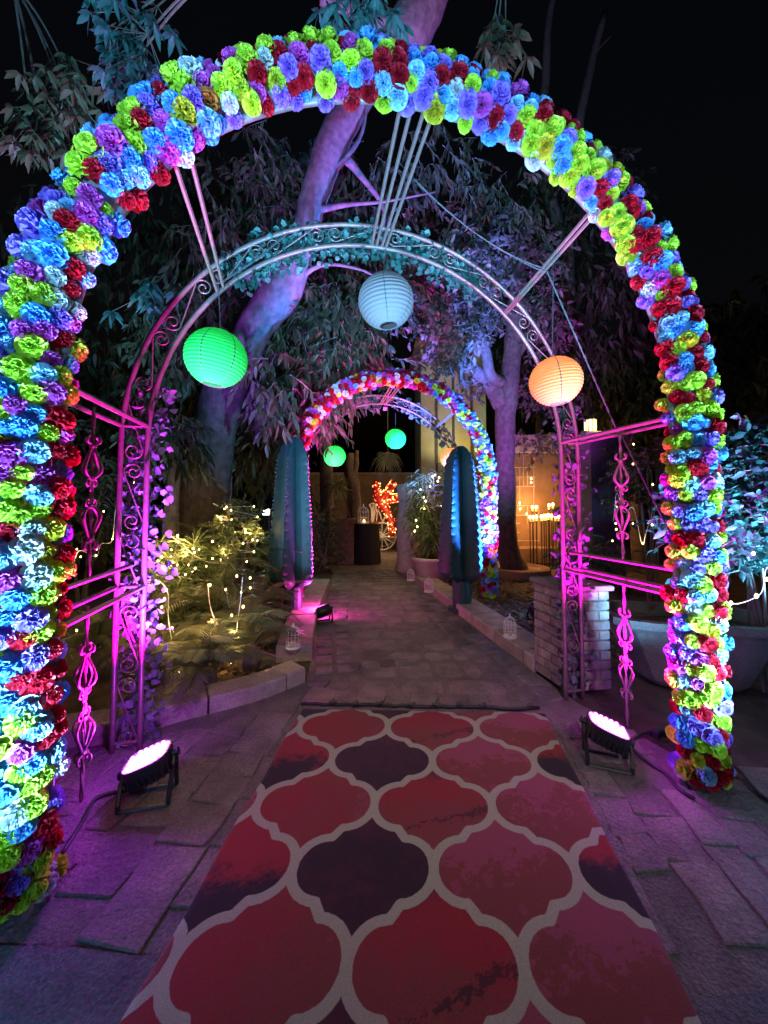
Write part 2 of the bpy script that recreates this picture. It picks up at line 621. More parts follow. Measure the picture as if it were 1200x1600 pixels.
ax = Vector((.115, 1, 0)).normalized()
ac = Vector((ax.y, -ax.x, 0))
count = 0
b = -3.0
while b < 3.3:
    wdt = random.uniform(.13, .25)
    a = .9 + random.uniform(-.3, 0)
    while a < 3.7:
        ln = random.uniform(.17, .42)
        c0 = ax * (a + ln / 2) + ac * (b + wdt / 2)
        lx, rx = edge_x(LEFT_EDGE, c0.y), edge_x(RIGHT_EDGE, c0.y)
        fronty = 1.40 if c0.x < 0 else 1.33
        ok = c0.y - ln * .5 > fronty - .05 and c0.y + ln * .4 < 3.35 and not in_quad(c0, RUG, .10)
        if lx is not None and c0.x - wdt * .6 < lx + .03:
            ok = False
        if lx is None and c0.x < -2.9:
            ok = False
        if rx is not None and c0.x + wdt * .6 > rx - .02:
            ok = False
        if c0.y > 2.9 and c0.x > .9:
            ok = False
        if ok and random.random() > .03:
            g_ = .004
            js = lambda: random.uniform(-.026, .026)
            o4 = [(a + g_, b + g_), (a + g_, b + wdt - g_), (a + ln * .5, b + wdt - g_), (a + ln - g_, b + wdt - g_), (a + ln - g_, b + g_), (a + ln * .45, b + g_)]
            pts = [ax * (p + js()) + ac * (q + js() * .7) for p, q in o4]
            mb = MB()
            stone(mb, list(reversed(pts)), -.02, .009 + random.uniform(-.0015, .0015), .006, .003)
            mb.build('flagstone', M['flag'], path)
            count += 1
        a += ln
    b += wdt

# cobbles that border the path and cross it in arcs; the field between is worn flat
def cobble_quad(c, d, l, w, zt=.012, name='cobble', mt=None, parent=None):
    s = Vector((d.y, -d.x, 0))
    j = lambda: random.uniform(-.008, .008)
    pts = []
    for (p, q) in ((-1, -1), (-.1, -1.08), (1, -1), (1.06, 0), (1, 1), (0, 1.06), (-1, 1), (-1.05, .1)):
        pts.append(c + d * (p * l / 2 + j()) + s * (q * w / 2 + j()))
    mb = MB()
    stone(mb, pts if d.cross(s).z > 0 else list(reversed(pts)), -.02, zt + random.uniform(-.004, .004), .012, .03)
    return mb.build(name, mt or M['cobble'], parent or path)


def along(edge, y0, y1, inset, step, l, w):
    pl = smooth_path([Vector((e.x, e.y, 0)) for e in edge], 12)
    acc = 0
    for a_, b_ in zip(pl, pl[1:]):
        acc += (b_ - a_).length
        if acc >= step and y0 < a_.y < y1:
            acc = 0
            d = (b_ - a_).normalized()
            s = Vector((d.y, -d.x, 0)) * inset
            cobble_quad(a_ + s, d, l * random.uniform(.8, 1.1), w * random.uniform(.85, 1.1))


for k in range(2):
    along(LEFT_EDGE, 3.3, 7.5, .12 + .19 * k, .21, .17, .15)
    along(RIGHT_EDGE, 3.1, 7.5, -.13 - .21 * k, .22, .18, .16)
for (y0, sag, x0, x1) in ((3.62, .10, -.42, .32), (7.6, .15, -1.0, .95), (7.85, .15, -1.0, .95), (8.1, .15, -1.0, .9), (8.35, .15, -1.0, .9), (8.6, .15, -1.0, .85), (8.85, .15, -1, .85)):
    x = x0
    while x < x1:
        l = random.uniform(.15, .22)
        lx, rx = edge_x(LEFT_EDGE, y0), edge_x(RIGHT_EDGE, y0)
        if (lx is None or x > lx + .05) and (rx is None or x + l < rx - .05):
            cobble_quad(Vector((x + l / 2, y0 + sag * math.cos(x * 1.5) + .15 * x, 0)), Vector((1, .15, 0)).normalized(), l - .02, .16)
        x += l
# worn crazy paving in the middle of the path
random.seed(5)
cells = []
y = 3.05
while y < 7.4:
    lx, rx = edge_x(LEFT_EDGE, y + .15), edge_x(RIGHT_EDGE, y + .15)
    h_ = random.uniform(.22, .4)
    if lx is not None and rx is not None:
        x = lx + .48
        while x < rx - .55:
            l = random.uniform(.25, .5)
            if x + l > rx - .46:
                l = rx - .46 - x
            c0 = Vector((x + l / 2, y + h_ / 2, 0))
            if l > .12 and not in_quad(c0, RUG, -.12) and abs(y - 3.55) > .0:
                pts = []
                for k in range(9):
                    an = 2 * PI * k / 9 + random.uniform(-.15, .15)
                    f = 1 / max(abs(math.cos(an)), abs(math.sin(an))) ** .75
                    pts.append(c0 + Vector((math.cos(an) * (l / 2 - .012) * f * .96, math.sin(an) * (h_ / 2 - .012) * f * .96, 0)))
                mb = MB()
                stone(mb, pts, -.02, .004 + random.uniform(-.0015, .0015), .010, .004)
                mb.build('paving_stone', M['flag'], path)
            x += l
    y += h_


def kerb(label_name, pts, width, height, plen, mt):
    root = tag(thing(label_name, None, None, tuple(pts[0])), kind='structure')
    pl = smooth_path(pts, 14)
    seg = [pl[0]]
    acc = 0
    cuts = []
    cur = [pl[0]]
    for a_, b_ in zip(pl, pl[1:]):
        acc += (b_ - a_).length
        cur.append(b_)
        if acc > plen * random.uniform(.8, 1.2):
            cuts.append(cur)
            cur = [b_]
            acc = 0
    if len(cur) > 1:
        cuts.append(cur)
    for cs in cuts:
        inn, out = [], []
        for i, p in enumerate(cs):
            q = cs[min(i + 1, len(cs) - 1)] - cs[max(i - 1, 0)]
            d = q.normalized()
            s = Vector((-d.y, d.x, 0))
            sh = d * (.008 if i == 0 else (-.008 if i == len(cs) - 1 else 0))
            inn.append(p + sh)
            out.append(p + s * width + sh)
        n_ = len(cs)
        zz = height + random.uniform(-.006, .006)
        vs, fs = [], []
        e = .012
        for p, q in zip(inn, out):
            d = (q - p).normalized()
            vs += [Vector((p.x, p.y, -.02)), Vector((p.x, p.y, zz - e)), Vector((p.x + d.x * e, p.y + d.y * e, zz)),
                   Vector((q.x - d.x * e, q.y - d.y * e, zz)), Vector((q.x, q.y, zz - e)), Vector((q.x, q.y, -.02))]
        for i in range(n_ - 1):
            for k in range(5):
                fs.append((i * 6 + k, i * 6 + k + 1, (i + 1) * 6 + k + 1, (i + 1) * 6 + k))
        fs.append((5, 4, 3, 2, 1, 0))
        fs.append(tuple((n_ - 1) * 6 + k for k in range(6)))
        mb = MB()
        mb.add(vs, fs)
        mb.build('kerb_stone', mt, root)
    return root


kl = [Vector((p.x, p.y, 0)) for p in LEFT_EDGE[:5]]
kerb('kerb', kl, .24, .12, .55, M['kerb'])
kerb('kerb', [Vector((p.x, p.y, 0)) for p in LEFT_EDGE[5:9]], .34, .15, .5, M['kerb'])
kerb('kerb', [Vector((p.x, p.y, 0)) for p in reversed(RIGHT_EDGE[3:8])], .36, .13, .6, M['kerb'])

# ------------------------------------------------------------------ rug
def make_rug():
    Wd, a_, b_ = 1.70, .5 * .34 * 1.70, .333
    quarter = [(a_, 0)]
    cx, ry = .56 * a_, .42 * b_
    for k in range(1, 9):
        t = k / 8 * PI / 2
        quarter.append((cx + (a_ - cx) * math.cos(t), ry * math.sin(t)))
    e = quarter[-1]
    ref = [(a_ - x, b_ - y) for x, y in reversed(quarter)]
    quarter = quarter + ref
    seg = np.array(quarter)
    NU, NV = 260, 330
    us = np.linspace(0, 1, NU)
    ss = np.linspace(0, 1, NV)
    U, SS = np.meshgrid(us, ss)
    RB = [np.array(p) for p in RUG]
    near = RB[0] + (RB[1] - RB[0]) * U[..., None]
    far = RB[3] + (RB[2] - RB[3]) * U[..., None]
    POS = near + (far - near) * SS[..., None]
    depth = .75 + SS * 2.095                       # distance of a weft row at mid rug
    row = (depth - 1.30) / b_                      # row number, rows run through the node points
    gx = (U - .371) / .34                          # 0 on an even row is a node between two medallions
    X = gx * 2 * a_
    Yv = row * b_
    # fold into one quarter: medallion centres at x = a (odd multiple) on even rows
    xi = X - a_
    fx = np.abs((xi + a_) % (2 * a_) - a_)
    fy = np.abs((Yv + b_) % (2 * b_) - b_)
    dmin = np.full(fx.shape, 9.0)
    for p, q in zip(seg, seg[1:]):
        d = q - p
        t = np.clip(((fx - p[0]) * d[0] + (fy - p[1]) * d[1]) / (d @ d), 0, 1)
        dmin = np.minimum(dmin, np.hypot(fx - p[0] - t * d[0], fy - p[1] - t * d[1]))
    pg = np.concatenate([np.array([[0, 0]]), seg, ])
    inside = np.zeros(fx.shape, bool)
    for i in range(len(pg)):
        p, q = pg[i], pg[(i + 1) % len(pg)]
        cond = ((p[1] > fy) != (q[1] > fy))
        with np.errstate(divide='ignore', invalid='ignore'):
            xx = (q[0] - p[0]) * (fy - p[1]) / (q[1] - p[1]) + p[0]
        inside ^= cond & (fx < xx)
    # medallion ids
    ce = np.round(gx - .5) + .5
    re_ = np.round(row / 2) * 2
    co = np.round(gx)
    ro = np.round((row - 1) / 2) * 2 + 1
    dist_e = inside
    cxm = np.where(inside, ce, co)
    rym = np.where(inside, re_, ro)
    v = row - rym                                  # -1..1 inside a medallion, + is away from us
    h = gx - cxm
    col_ = np.zeros((*fx.shape, 3))
    for j in range(NV):
        for i in range(NU):
            q = Vector((X[j, i], Yv[j, i], 0))
            hf = noise.noise(q * 60) * .6 + noise.noise(q * 95) * .6
            n1 = noise.noise(q * 3.2) * .5 + noise.noise(q * 9) * .35 + noise.noise(q * 26) * .35 + hf * .38
            vv, hh = v[j, i], h[j, i]
            ins = inside[j, i]
            c_ = cxm[j, i]
            ph = int(math.floor(c_ + 50))
            if ins:
                kind = {-.5: 'rust', .5: 'spark', 1.5: 'pink', 2.5: 'rust', -1.5: 'pink'}.get(float(c_), 'rust')
            else:
                kind = {-1.0: 'redblack', 0.0: 'redblack', 1.0: 'dark', 2.0: 'pink', 3.0: 'blackred'}.get(float(c_), 'dark')
                kind = {-1.0: 'redblack', 0.0: 'dark', 1.0: 'pink', 2.0: 'blackred'}.get(float(c_), 'redblack')
            red, rust, pink, blk, plum = (.33, .026, .030), (.24, .052, .042), (.34, .072, .105), (.028, .017, .020), (.09, .02, .032)
            def mixc(A, B, t):
                t = max(0, min(1, t))
                return [x * (1 - t) + y * t for x, y in zip(A, B)]
            if kind == 'rust':
                c3 = mixc(rust, red, .5 + n1 * .9 - hh * .8)
                if hh > .33 and n1 > .05:
                    c3 = mixc(c3, pink, .6)
            elif kind == 'spark':
                c3 = mixc(red, rust, .5 - vv * 1.6 + n1)
                band = vv * 1.0 + .30 - hh * .55 + n1 * .20
                if abs(band + hf * .05) < .03 + .05 * (hh + .25) and hf > -.22 + .3 * (hh < 0):
                    c3 = mixc(c3, blk, .75)
                if vv > .5:
                    c3 = mixc(c3, plum, (vv - .5) * 3 + n1)
            elif kind == 'pink':
                t = (.20 - vv) * 2.6 + n1 * 2.4 + .2
                c3 = mixc(pink, rust, 0 if t < .35 else (1 if t > .55 else (t - .35) * 5))
                if noise.noise(q * 17 + Vector((7, 3, 1))) > .42:
                    c3 = mixc(c3, pink, .6)
            elif kind == 'redblack':
                c3 = mixc(red, blk, (-vv + .05) * 3 + n1 * 1.8)
            elif kind == 'blackred':
                c3 = mixc(red, blk, (-vv + .22) * 6 + n1 * 2)
            else:
                c3 = mixc(plum, blk, .7 + n1 - max(0, vv - .3) * 1.5)
            col_[j, i] = c3
    V = POS.copy()
    edge = np.minimum(np.minimum(U, 1 - U) * 1.7, np.minimum(SS, 1 - SS) * 2.1)
    V[..., 2] = .016 + .003 * np.sin(POS[..., 0] * 7 + POS[..., 1] * 3) * np.sin(POS[..., 1] * 5) + .004 * np.clip(edge / .02, 0, 1) + .0045 * np.exp(-((edge - .09) / .05) ** 2) * np.maximum(0, np.sin(POS[..., 1] * 8 + POS[..., 0] * 2))
    V[..., 0] += .005 * np.sin(POS[..., 1] * 9 + 1) * (np.abs(U - .5) > .47)
    V[..., 1] += .006 * np.sin(POS[..., 0] * 8) * (SS > .97)
    V = V.reshape(-1, 3)
    idx = np.arange(NU * NV).reshape(NV, NU)
    quads = np.stack([idx[:-1, :-1], idx[:-1, 1:], idx[1:, 1:], idx[1:, :-1]], -1).reshape(-1, 4)
    # side skirt down to the stones
    rim = np.concatenate([idx[0, :], idx[1:, -1], idx[-1, -2::-1], idx[-2:0:-1, 0]])
    base = V[rim].copy()
    base[:, 2] = .004
    o0 = len(V)
    V = np.concatenate([V, base])
    k = len(rim)
    sk = np.stack([rim, o0 + np.arange(k), o0 + (np.arange(k) + 1) % k, np.roll(rim, -1)], -1)
    quads = np.concatenate([quads, sk])
    m = bpy.data.materials.new('rug_pile')
    m.use_nodes = True
    nt = m.node_tree
    bs = nt.nodes['Principled BSDF']
    bs.inputs['Roughness'].default_value = .95
    bs.inputs['Specular IOR Level'].default_value = .15
    bs.inputs['Sheen Weight'].default_value = .15
    at = nt.nodes.new('ShaderNodeAttribute'); at.attribute_name = 'trellis_distance'
    ac_ = nt.nodes.new('ShaderNodeAttribute'); ac_.attribute_name = 'dye'
    ge = nt.nodes.new('ShaderNodeNewGeometry')
    n1 = nt.nodes.new('ShaderNodeTexNoise'); n1.inputs['Scale'].default_value = 45; n1.inputs['Detail'].default_value = 4
    nt.links.new(ge.outputs['Position'], n1.inputs['Vector'])
    ad = nt.nodes.new('ShaderNodeMath'); ad.operation = 'MULTIPLY_ADD'
    ad.inputs[1].default_value = .006
    nt.links.new(n1.outputs['Fac'], ad.inputs[0]); nt.links.new(at.outputs['Fac'], ad.inputs[2])
    mr = nt.nodes.new('ShaderNodeMapRange'); mr.inputs[1].default_value = .0215; mr.inputs[2].default_value = .0245
    nt.links.new(ad.outputs[0], mr.inputs[0])
    n2 = nt.nodes.new('ShaderNodeTexNoise'); n2.inputs['Scale'].default_value = 260; n2.inputs['Detail'].default_value = 3
    nt.links.new(ge.outputs['Position'], n2.inputs['Vector'])
    mx = nt.nodes.new('ShaderNodeMix'); mx.data_type = 'RGBA'
    mx.inputs[6].default_value = (.46, .45, .31, 1)
    nt.links.new(mr.outputs[0], mx.inputs[0]); nt.links.new(ac_.outputs['Color'], mx.inputs[7])
    mp = nt.nodes.new('ShaderNodeMapRange'); mp.inputs[3].default_value = .5; mp.inputs[4].default_value = 1.45
    nt.links.new(n2.outputs['Fac'], mp.inputs[0])
    hs = nt.nodes.new('ShaderNodeHueSaturation')
    nt.links.new(mp.outputs[0], hs.inputs['Value']); nt.links.new(mx.outputs[2], hs.inputs['Color'])
    nt.links.new(hs.outputs[0], bs.inputs['Base Color'])
    bp = nt.nodes.new('ShaderNodeBump'); bp.inputs['Strength'].default_value = .5; bp.inputs['Distance'].default_value = .004
    nt.links.new(n2.outputs['Fac'], bp.inputs['Height']); nt.links.new(bp.outputs[0], bs.inputs['Normal'])
    o = mesh_np('rug', V, quads, np.zeros((0, 3), int), m)
    me = o.data
    A = me.attributes.new('trellis_distance', 'FLOAT', 'POINT')
    A.data.foreach_set('value', np.concatenate([dmin.reshape(-1), dmin.reshape(-1)[rim]]).astype(np.float32))
    B = me.attributes.new('dye', 'FLOAT_COLOR', 'POINT')
    cc = np.concatenate([col_.reshape(-1, 3), col_.reshape(-1, 3)[rim]])
    B.data.foreach_set('color', np.concatenate([cc, np.ones((len(cc), 1))], 1).astype(np.float32).reshape(-1))
    tag(o, 'red rug with cream trellis pattern lying under the near flower arch', 'rug')


make_rug()

# dark festoon cable taped along the far hem of the rug
a_, b_ = rug_pt(-.01, 1.015), rug_pt(.985, 1.012)
t = thing('festoon_cable', 'black festoon cable with clips lying along the far end of the rug', 'cable', tuple(a_))
pts = [a_.lerp(b_, k / 30) + Vector((0, random.uniform(-.008, .008), .034 + random.uniform(-.004, .006))) for k in range(31)]
mb = MB(); mb.tube(pts, .013, 6)
mb.build('cable', M['black'], t, True)
for k in (4, 7, 10, 14, 17, 20, 23, 29):
    mb = MB()
    p = pts[k]
    mb.box(p + Vector((0, 0, .008)), (.05, .035, .028), Matrix.Rotation(random.uniform(-.4, .4), 3, 'Z'), ch=.005)
    mb.box(p + Vector((.012, .02, .012)), (.02, .045, .014), Matrix.Rotation(random.uniform(-.8, .8), 3, 'Z'))
    mb.build('clip', M['black'], t)

# ------------------------------------------------------------------ flowers and archways
def ruffle(seed):
    r = random.Random(seed)
    mb = MB()
    n = 24
    for (R, h, tilt) in ((.46, -.10, .22), (.50, -.06, .60), (.50, -.02, .92), (.44, .03, 1.15), (.34, .06, 1.36)):
        m1, m2 = r.choice((6, 7, 8)), r.choice((10, 11, 12))
        p1, p2 = r.uniform(0, 6), r.uniform(0, 6)
        tx, ty = r.uniform(-.14, .14), r.uniform(-.14, .14)
        vs, fs = [], []
        for j in range(4):
            t = j / 3
            for i in range(n):
                a = 2 * PI * i / n
                w = t * (.13 * math.sin(m1 * a + p1) + .13 * math.sin(m2 * a + p2)) + r.uniform(-.10, .10) * t
                cr = .05 + R * t * math.cos(tilt) * (1 + .25 * w) - w * R * math.sin(tilt) * .8
                z = h + R * t * math.sin(tilt) * .95 + w * R * math.cos(tilt) - .10 * t * t * (1 - tilt)
                vs.append((cr * math.cos(a) + tx * z, cr * math.sin(a) + ty * z, z))
        for j in range(3):
            for i in range(n):
                k = (i + 1) % n
                fs.append((j * n + i, j * n + k, (j + 1) * n + k, (j + 1) * n + i))
        mb.add(vs, fs)
    return mb


def flower_mat(name, c):
    return mat('flower_' + name, c, .5, c2=tuple(x * .72 for x in c), scale=40, lo=.4, hi=.7, trans=.42, spec=.4, rnd=.18)


FC = [flower_mat('lime', (.66, .88, .06)), flower_mat('blue', (.16, .50, .97)), flower_mat('purple', (.42, .22, .82)), flower_mat('crimson', (.55, .012, .03)),
      flower_mat('white', (.80, .84, .82)), flower_mat('magenta', (.68, .10, .52)), flower_mat('orange', (.62, .22, .04)), flower_mat('yellow', (.72, .62, .04)), flower_mat('pale_blue', (.40, .72, .95))]
FW = [.24, .16, .14, .17, .06, .10, .005, .02, .13]
FW_RED = [.03, .01, .04, .46, .20, .16, .03, .05, .02]
FW_COOL = [.20, .25, .24, .14, .05, .03, .01, .02, .06]


def FW2(f):                              # the far hoop is red and white on the left and crown, blue and lime on the right
    return FW_RED if f + random.uniform(-.05, .05) < .58 else FW_COOL


FMESH = []
for ci, m in enumerate(FC):
    row = []
    for k in range(4):
        q = ruffle(k + 10)
        me = bpy.data.meshes.new('flower')
        me.from_pydata(q.v, [], q.f)
        me.materials.append(m)
        row.append(me)
    FMESH.append(row)


class Hoop:
    def __init__(s, L, R, h):
        s.L, s.R, s.h = Vector(L), Vector(R), h
        s.u = (s.R - s.L).normalized()
        s.rad = (s.R - s.L).length / 2
        s.mid = (s.L + s.R) / 2
        s.up = Vector((0, 0, 1))
        s.B = s.u.cross(s.up).normalized()         # towards the camera
        s.len = 2 * h + PI * s.rad

    def at(s, t, dr=0.0, db=0.0):
        if t < s.h:
            p, N, T = s.L + s.up * t, -s.u, s.up
        elif t > s.len - s.h:
            p, N, T = s.R + s.up * (s.len - t), s.u, -s.up
        else:
            a = PI - (t - s.h) / s.rad
            N = s.u * math.cos(a) + s.up * math.sin(a)
            p = s.mid + s.up * s.h + N * s.rad
            T = s.u * math.sin(a) - s.up * math.cos(a)
        return p + N * dr + s.B * db, T, N

    def polar(s, deg, dr=0.0):
        a = math.radians(deg)
        return s.mid + s.up * s.h + (s.u * math.cos(a) + s.up * math.sin(a)) * (s.rad + dr)


def s_scroll_pts(hw, hh, r0=.012, n=22):
    cy = hh - hw
    A = []
    for k in range(n + 1):
        f = k / n
        a = 2 * PI * 1.45 * (1 - f)
        rho = r0 + (hw - r0) * f
        A.append((rho * math.cos(a), cy + rho * math.sin(a)))
    Bp = [(-x, -y) for x, y in reversed(A)]
    return A + Bp


def c_scroll_pts(hw, hh, n=12):
    """C shape whose ends curl inwards; open side towards -x"""
    out = []
    r = hh * .30
    for k in range(n + 1):
        f = k / n
        a = PI * 1.6 - f * PI * 1.6
        rho = r * (.30 + .70 * f)
        out.append((hw - r + rho * math.cos(a) , hh - r + rho * math.sin(a)))
    low = [(x, -y) for x, y in reversed(out)]
    return out + [(hw * 1.0, 0)] + low


def make_archway(name, label, L1, R1, h1, L2, R2, h2, weights, fsize, seed, detail=True, cut=300):
    random.seed(seed)
    A, B = Hoop(L1, R1, h1), Hoop(L2, R2, h2)
    t = thing(name, label, 'archway', tuple((A.mid + B.mid) / 2))
    # steel core and the bare pipe along the inside of the flower hoop
    mb = MB(); mb.tube([A.at(A.len * k / 70)[0] for k in range(71)], .065, 10)
    mb.build('hoop_core', M['pipe'], t, True)
    for dr in (-.098,):
        mb = MB(); mb.tube([A.at(A.len * k / 70, dr)[0] for k in range(71)], .019, 8)
        mb.build('hoop_pipe', M['pipe'], t, True)
    # flowers
    items = []
    rows = int(A.len / .076)
    eye = Vector((0, 0, H))
    for r in range(rows + 1):
        s = .03 + r * (A.len - .06) / rows
        for k in range(8):
            al = math.radians((-94 if s < A.h * 1.12 or s > A.len - A.h * 1.12 else -76) + 30 * k + (15 if r % 2 else 0) - 6 + random.uniform(-7, 7))
            p, T, N = A.at(min(max(s + random.uniform(-.02, .02), 0.02), A.len - .02))
            d = A.B * math.cos(al) + N * math.sin(al)
            q = p + d * (.105 + random.uniform(-.012, .014))
            dd = (d + T * random.uniform(-.28, .28) + Vector((0, 0, -.05))).normalized()
            wt = weights if callable(weights) is False else weights(s / A.len)
            ci = random.choices(range(len(FC)), wt)[0]
            sc = fsize * random.choice((.8, .95, 1.0, 1.05, 1.1, 1.22)) * random.uniform(.94, 1.06)
            q.z = max(q.z, .09)
            facing = (eye - q).normalized().dot(dd)
            items.append(((facing > -.15) * 1.0 / (q - eye).length + facing * .01, q, dd, random.uniform(0, 6.28), ci, random.randrange(4),
                          (sc * random.uniform(.9, 1.12), sc * random.uniform(.9, 1.12), sc * random.uniform(.85, 1.15))))
    items.sort(key=lambda x: -x[0])
    for it in items[:cut]:
        _, q, dd, tw, ci, k, sc = it
        inst('flower', FMESH[ci][k], t, q, basis(dd, tw), sc)
    if len(items) > cut:
        Vs, Fs, Ms = [], [], []
        off = Vector(t['origin'])
        bv = [np.array([v.co[:] for v in FMESH[0][k].vertices]) for k in range(4)]
        bf = [np.array([p.vertices[:] for p in FMESH[0][k].polygons]) for k in range(4)]
        o0 = 0
        for it in items[cut:]:
            _, q, dd, tw, ci, k, sc = it
            R = np.array(basis(dd, tw))
            Vs.append((bv[k] * np.array(sc)) @ R.T + np.array(q))
            Fs.append(bf[k] + o0)
            Ms.append(np.full(len(bf[k]), ci))
            o0 += len(bv[k])
        o = mesh_np('flowers_mass', np.concatenate(Vs), np.concatenate(Fs), np.zeros((0, 3), int), FC[0], t)
        o.name = 'flower_cover'
        for m in FC[1:]:
            o.data.materials.append(m)
        o.data.polygons.foreach_set('material_index', np.concatenate(Ms).astype(np.int32))
        o['kind'] = 'stuff'
    # bronze iron arch behind: two pipes and scrolls between
    for dr in (-.075, .075):
        mb = MB(); mb.tube([B.at(B.len * k / 70, dr)[0] for k in range(71)], .0160, 8)
        mb.build('arch_pipe', M['iron'], t, True)
    spts = s_scroll_pts(.056, .21)
    mb = MB(); mb.tube([(x, y, 0) for x, y in spts], .0048, 5)
    sm = mb.build('scroll', M['iron'], None, True)
    me = sm.data
    bpy.data.objects.remove(sm)
    ns = int(B.len / .44)
    for k in range(ns):
        s = .24 + k * (B.len - .4) / (ns - .1)
        p, T, N = B.at(s)
        if k % 2:
            T = -T
        x = -N if k % 2 else N
        R = Matrix((x, T, x.cross(T))).transposed()
        inst('scroll', me, t, p, R)
    for z in (1.0, 2.0, .06):
        for base in (B.L, B.R):
            mb = MB(); mb.tube([base + B.u * -.075 + B.up * z, base + B.u * .075 + B.up * z], .011, 6)
            mb.build('rung', M['iron'], t)
    # struts from hoop to hoop
    for deg, offs in ((136, (-.045, .045)), (90, (-.10, -.05, .02, .08)), (47, (0.0, .03))):
        for o_ in offs:
            a = A.polar(deg + math.degrees(o_ / A.rad), -.10)
            b = B.polar(deg + math.degrees(o_ / B.rad) * .6, -.075)
            mb = MB(); mb.tube([a, b], .011, 6)
            mb.build('strut', M['iron'], t)
    # side rails and balusters
    bal = None
    for (a0, b0) in ((A.L, B.L), (A.R, B.R)):
        w = (b0 - a0)
        for z in (2.0, 1.0):
            for o_ in (-.075, .075):
                mb = MB()
                p, q = a0 + B.u * o_ + B.up * z, b0 + B.u * o_ + B.up * z
                d = (q - p)
                mb.tube([p, q], .0135, 6)
                mb.build('rail', M['iron'], t)
        mb = MB(); mb.tube([a0 + B.up * 1.13, b0 + B.up * 1.13], .0125, 6)
        mb.build('rail', M['iron'], t)
        wd = w.normalized()
        for (z0, z1) in ((1.13, 2.0), (.06, 1.0)):
            c = a0 + w * .48
            mid = (z0 + z1) / 2
            if not detail:
                mb = MB(); mb.tube([c + B.up * z0, c + B.up * z1], .008, 5)
                mb.build('baluster', M['iron'], t)
                continue
            mb = MB()
            nn = 26
            for ph in (0, PI):                       # twisted bar of two strands
                mb.tube([c + B.up * (z0 + (z1 - z0) * k / nn) + (wd * math.cos(k * 1.1 + ph) + B.u * math.sin(k * 1.1 + ph)) * .0045 for k in range(nn + 1)], .0062, 5)
            mb.build('baluster', M['iron'], t, True)
            for sgn in (-1, 1):
                for dirv in (wd, B.u):
                    e = dirv * sgn * (1.0 if dirv is wd else .8)
                    for up in (-1, 1):
                        ctr = mid
                        # long lens-shaped arm from the curl at the end to the middle
                        pts = []
                        for (x, y) in ((.030, .285), (.044, .272), (.040, .250), (.014, .245), (.012, .225), (.040, .170), (.058, .128), (.050, .098), (.018, .072), (.008, .066)):
                            pts.append(c + e * x + B.up * (ctr + up * y))
                        mb = MB(); mb.tube(smooth_path(pts, 4), .0062, 5)
                        mb.build('scroll_arm', M['iron'], t, True)
                        if dirv is not wd:
                            continue
                        pts = []
                        for (x, y) in ((.026, .052), (.018, .040), (.030, .032), (.046, .044), (.044, .062), (.022, .072), (.012, .050), (.010, .006)):
                            pts.append(c + e * x + B.up * (ctr + up * y))
                        mb = MB(); mb.tube(smooth_path(pts, 4), .0050, 5)
                        mb.build('curl', M['iron'], t, True)
            for y in (-.235, -.07, .07, .235):
                mb = MB(); mb.lathe([(.008, -.012), (.019, -.006), (.019, .006), (.008, .012)], c + B.up * (mid + y), 8)
                mb.build('collar', M['iron'], t)
    return t, A, B


arch1, A1, B1 = make_archway('flower_archway', 'large near archway covered in crumpled coloured flowers over the rug',
                             (-1.385, 1.50, 0), (1.70, 2.14, 0), 2.0, (-1.57, 2.40, 0), (1.48, 3.05, 0), 1.9, FW, .090, 21)
arch2, A2, B2 = make_archway('flower_archway', 'smaller far flower archway over the path behind the two cacti',
                             (-1.30, 5.56, 0), (1.68, 6.2, 0), 1.95, (-1.50, 6.35, 0), (1.45, 7.1, 0), 1.85, FW2, .086, 33, detail=False)

# ------------------------------------------------------------------ ivy garlands on the iron arches
def garland(B, label, seed, n, ranges, size, lean=0.0, lm='leaf_ivy'):
    random.seed(seed)
    t = thing('leaf_garland', label, 'garland', tuple(B.mid))
    mb = MB()
    L = Leaves()
    for (s0, s1) in ranges:
        pts = []
        k = int((s1 - s0) / .07)
        for i in range(k + 1):
            s = s0 + (s1 - s0) * i / k
            pts.append(B.at(s, .045 * math.sin(s * 9), -.06 + .03 * math.cos(s * 9))[0])
        mb.tube(pts, .006, 5)
        for i in range(int(n * (s1 - s0))):
            s = random.uniform(s0, s1)
            p, T, N = B.at(s, lean + max(-.15, min(.15, random.gauss(0, .07))), -.06 + random.gauss(0, .028))
            d = Vector((random.gauss(0, 1), random.gauss(0, 1), random.gauss(0, 1))).normalized()
            L.put(p, d, size * random.uniform(.7, 1.3), size * random.uniform(.75, 1.2), (B.B + Vector((random.gauss(0, .6), random.gauss(0, .6), random.gauss(0, .6)))))
    mb.build('vine', M['twig'], t)
    o = L.build('ivy_leaf', M[lm], t, .25, 'leaf')
    o['kind'] = 'stuff'
    return t


garland(B1, 'ivy garland with round leaves wound up the left post of the near iron arch', 3, 330, [(.02, 2.3)], .047, -.04)
garland(B1, 'ivy garland with round leaves wound up the right post of the near iron arch', 5, 300, [(B1.len - 2.3, B1.len - .02)], .047, .05)
garland(B1, 'dark green leaf tape filling the crown of the near iron arch', 6, 800, [(B1.h + B1.rad * .85, B1.h + B1.rad * 2.15)], .045, 0, 'leaf_glossy')
garland(B2, 'pale leaf garland hanging along the inside of the far iron arch', 4, 60, [(1.4, B2.len - 1.5)], .09)

# ------------------------------------------------------------------ stage lights
def superdisc(R, p=3.2, n=28):
    out = []
    for k in range(n):
        a = 2 * PI * k / n
        c, s = math.cos(a), math.sin(a)
        f = (abs(c) ** p + abs(s) ** p) ** (-1 / p)
        out.append((R * f * c, R * f * s * .86))
    return out


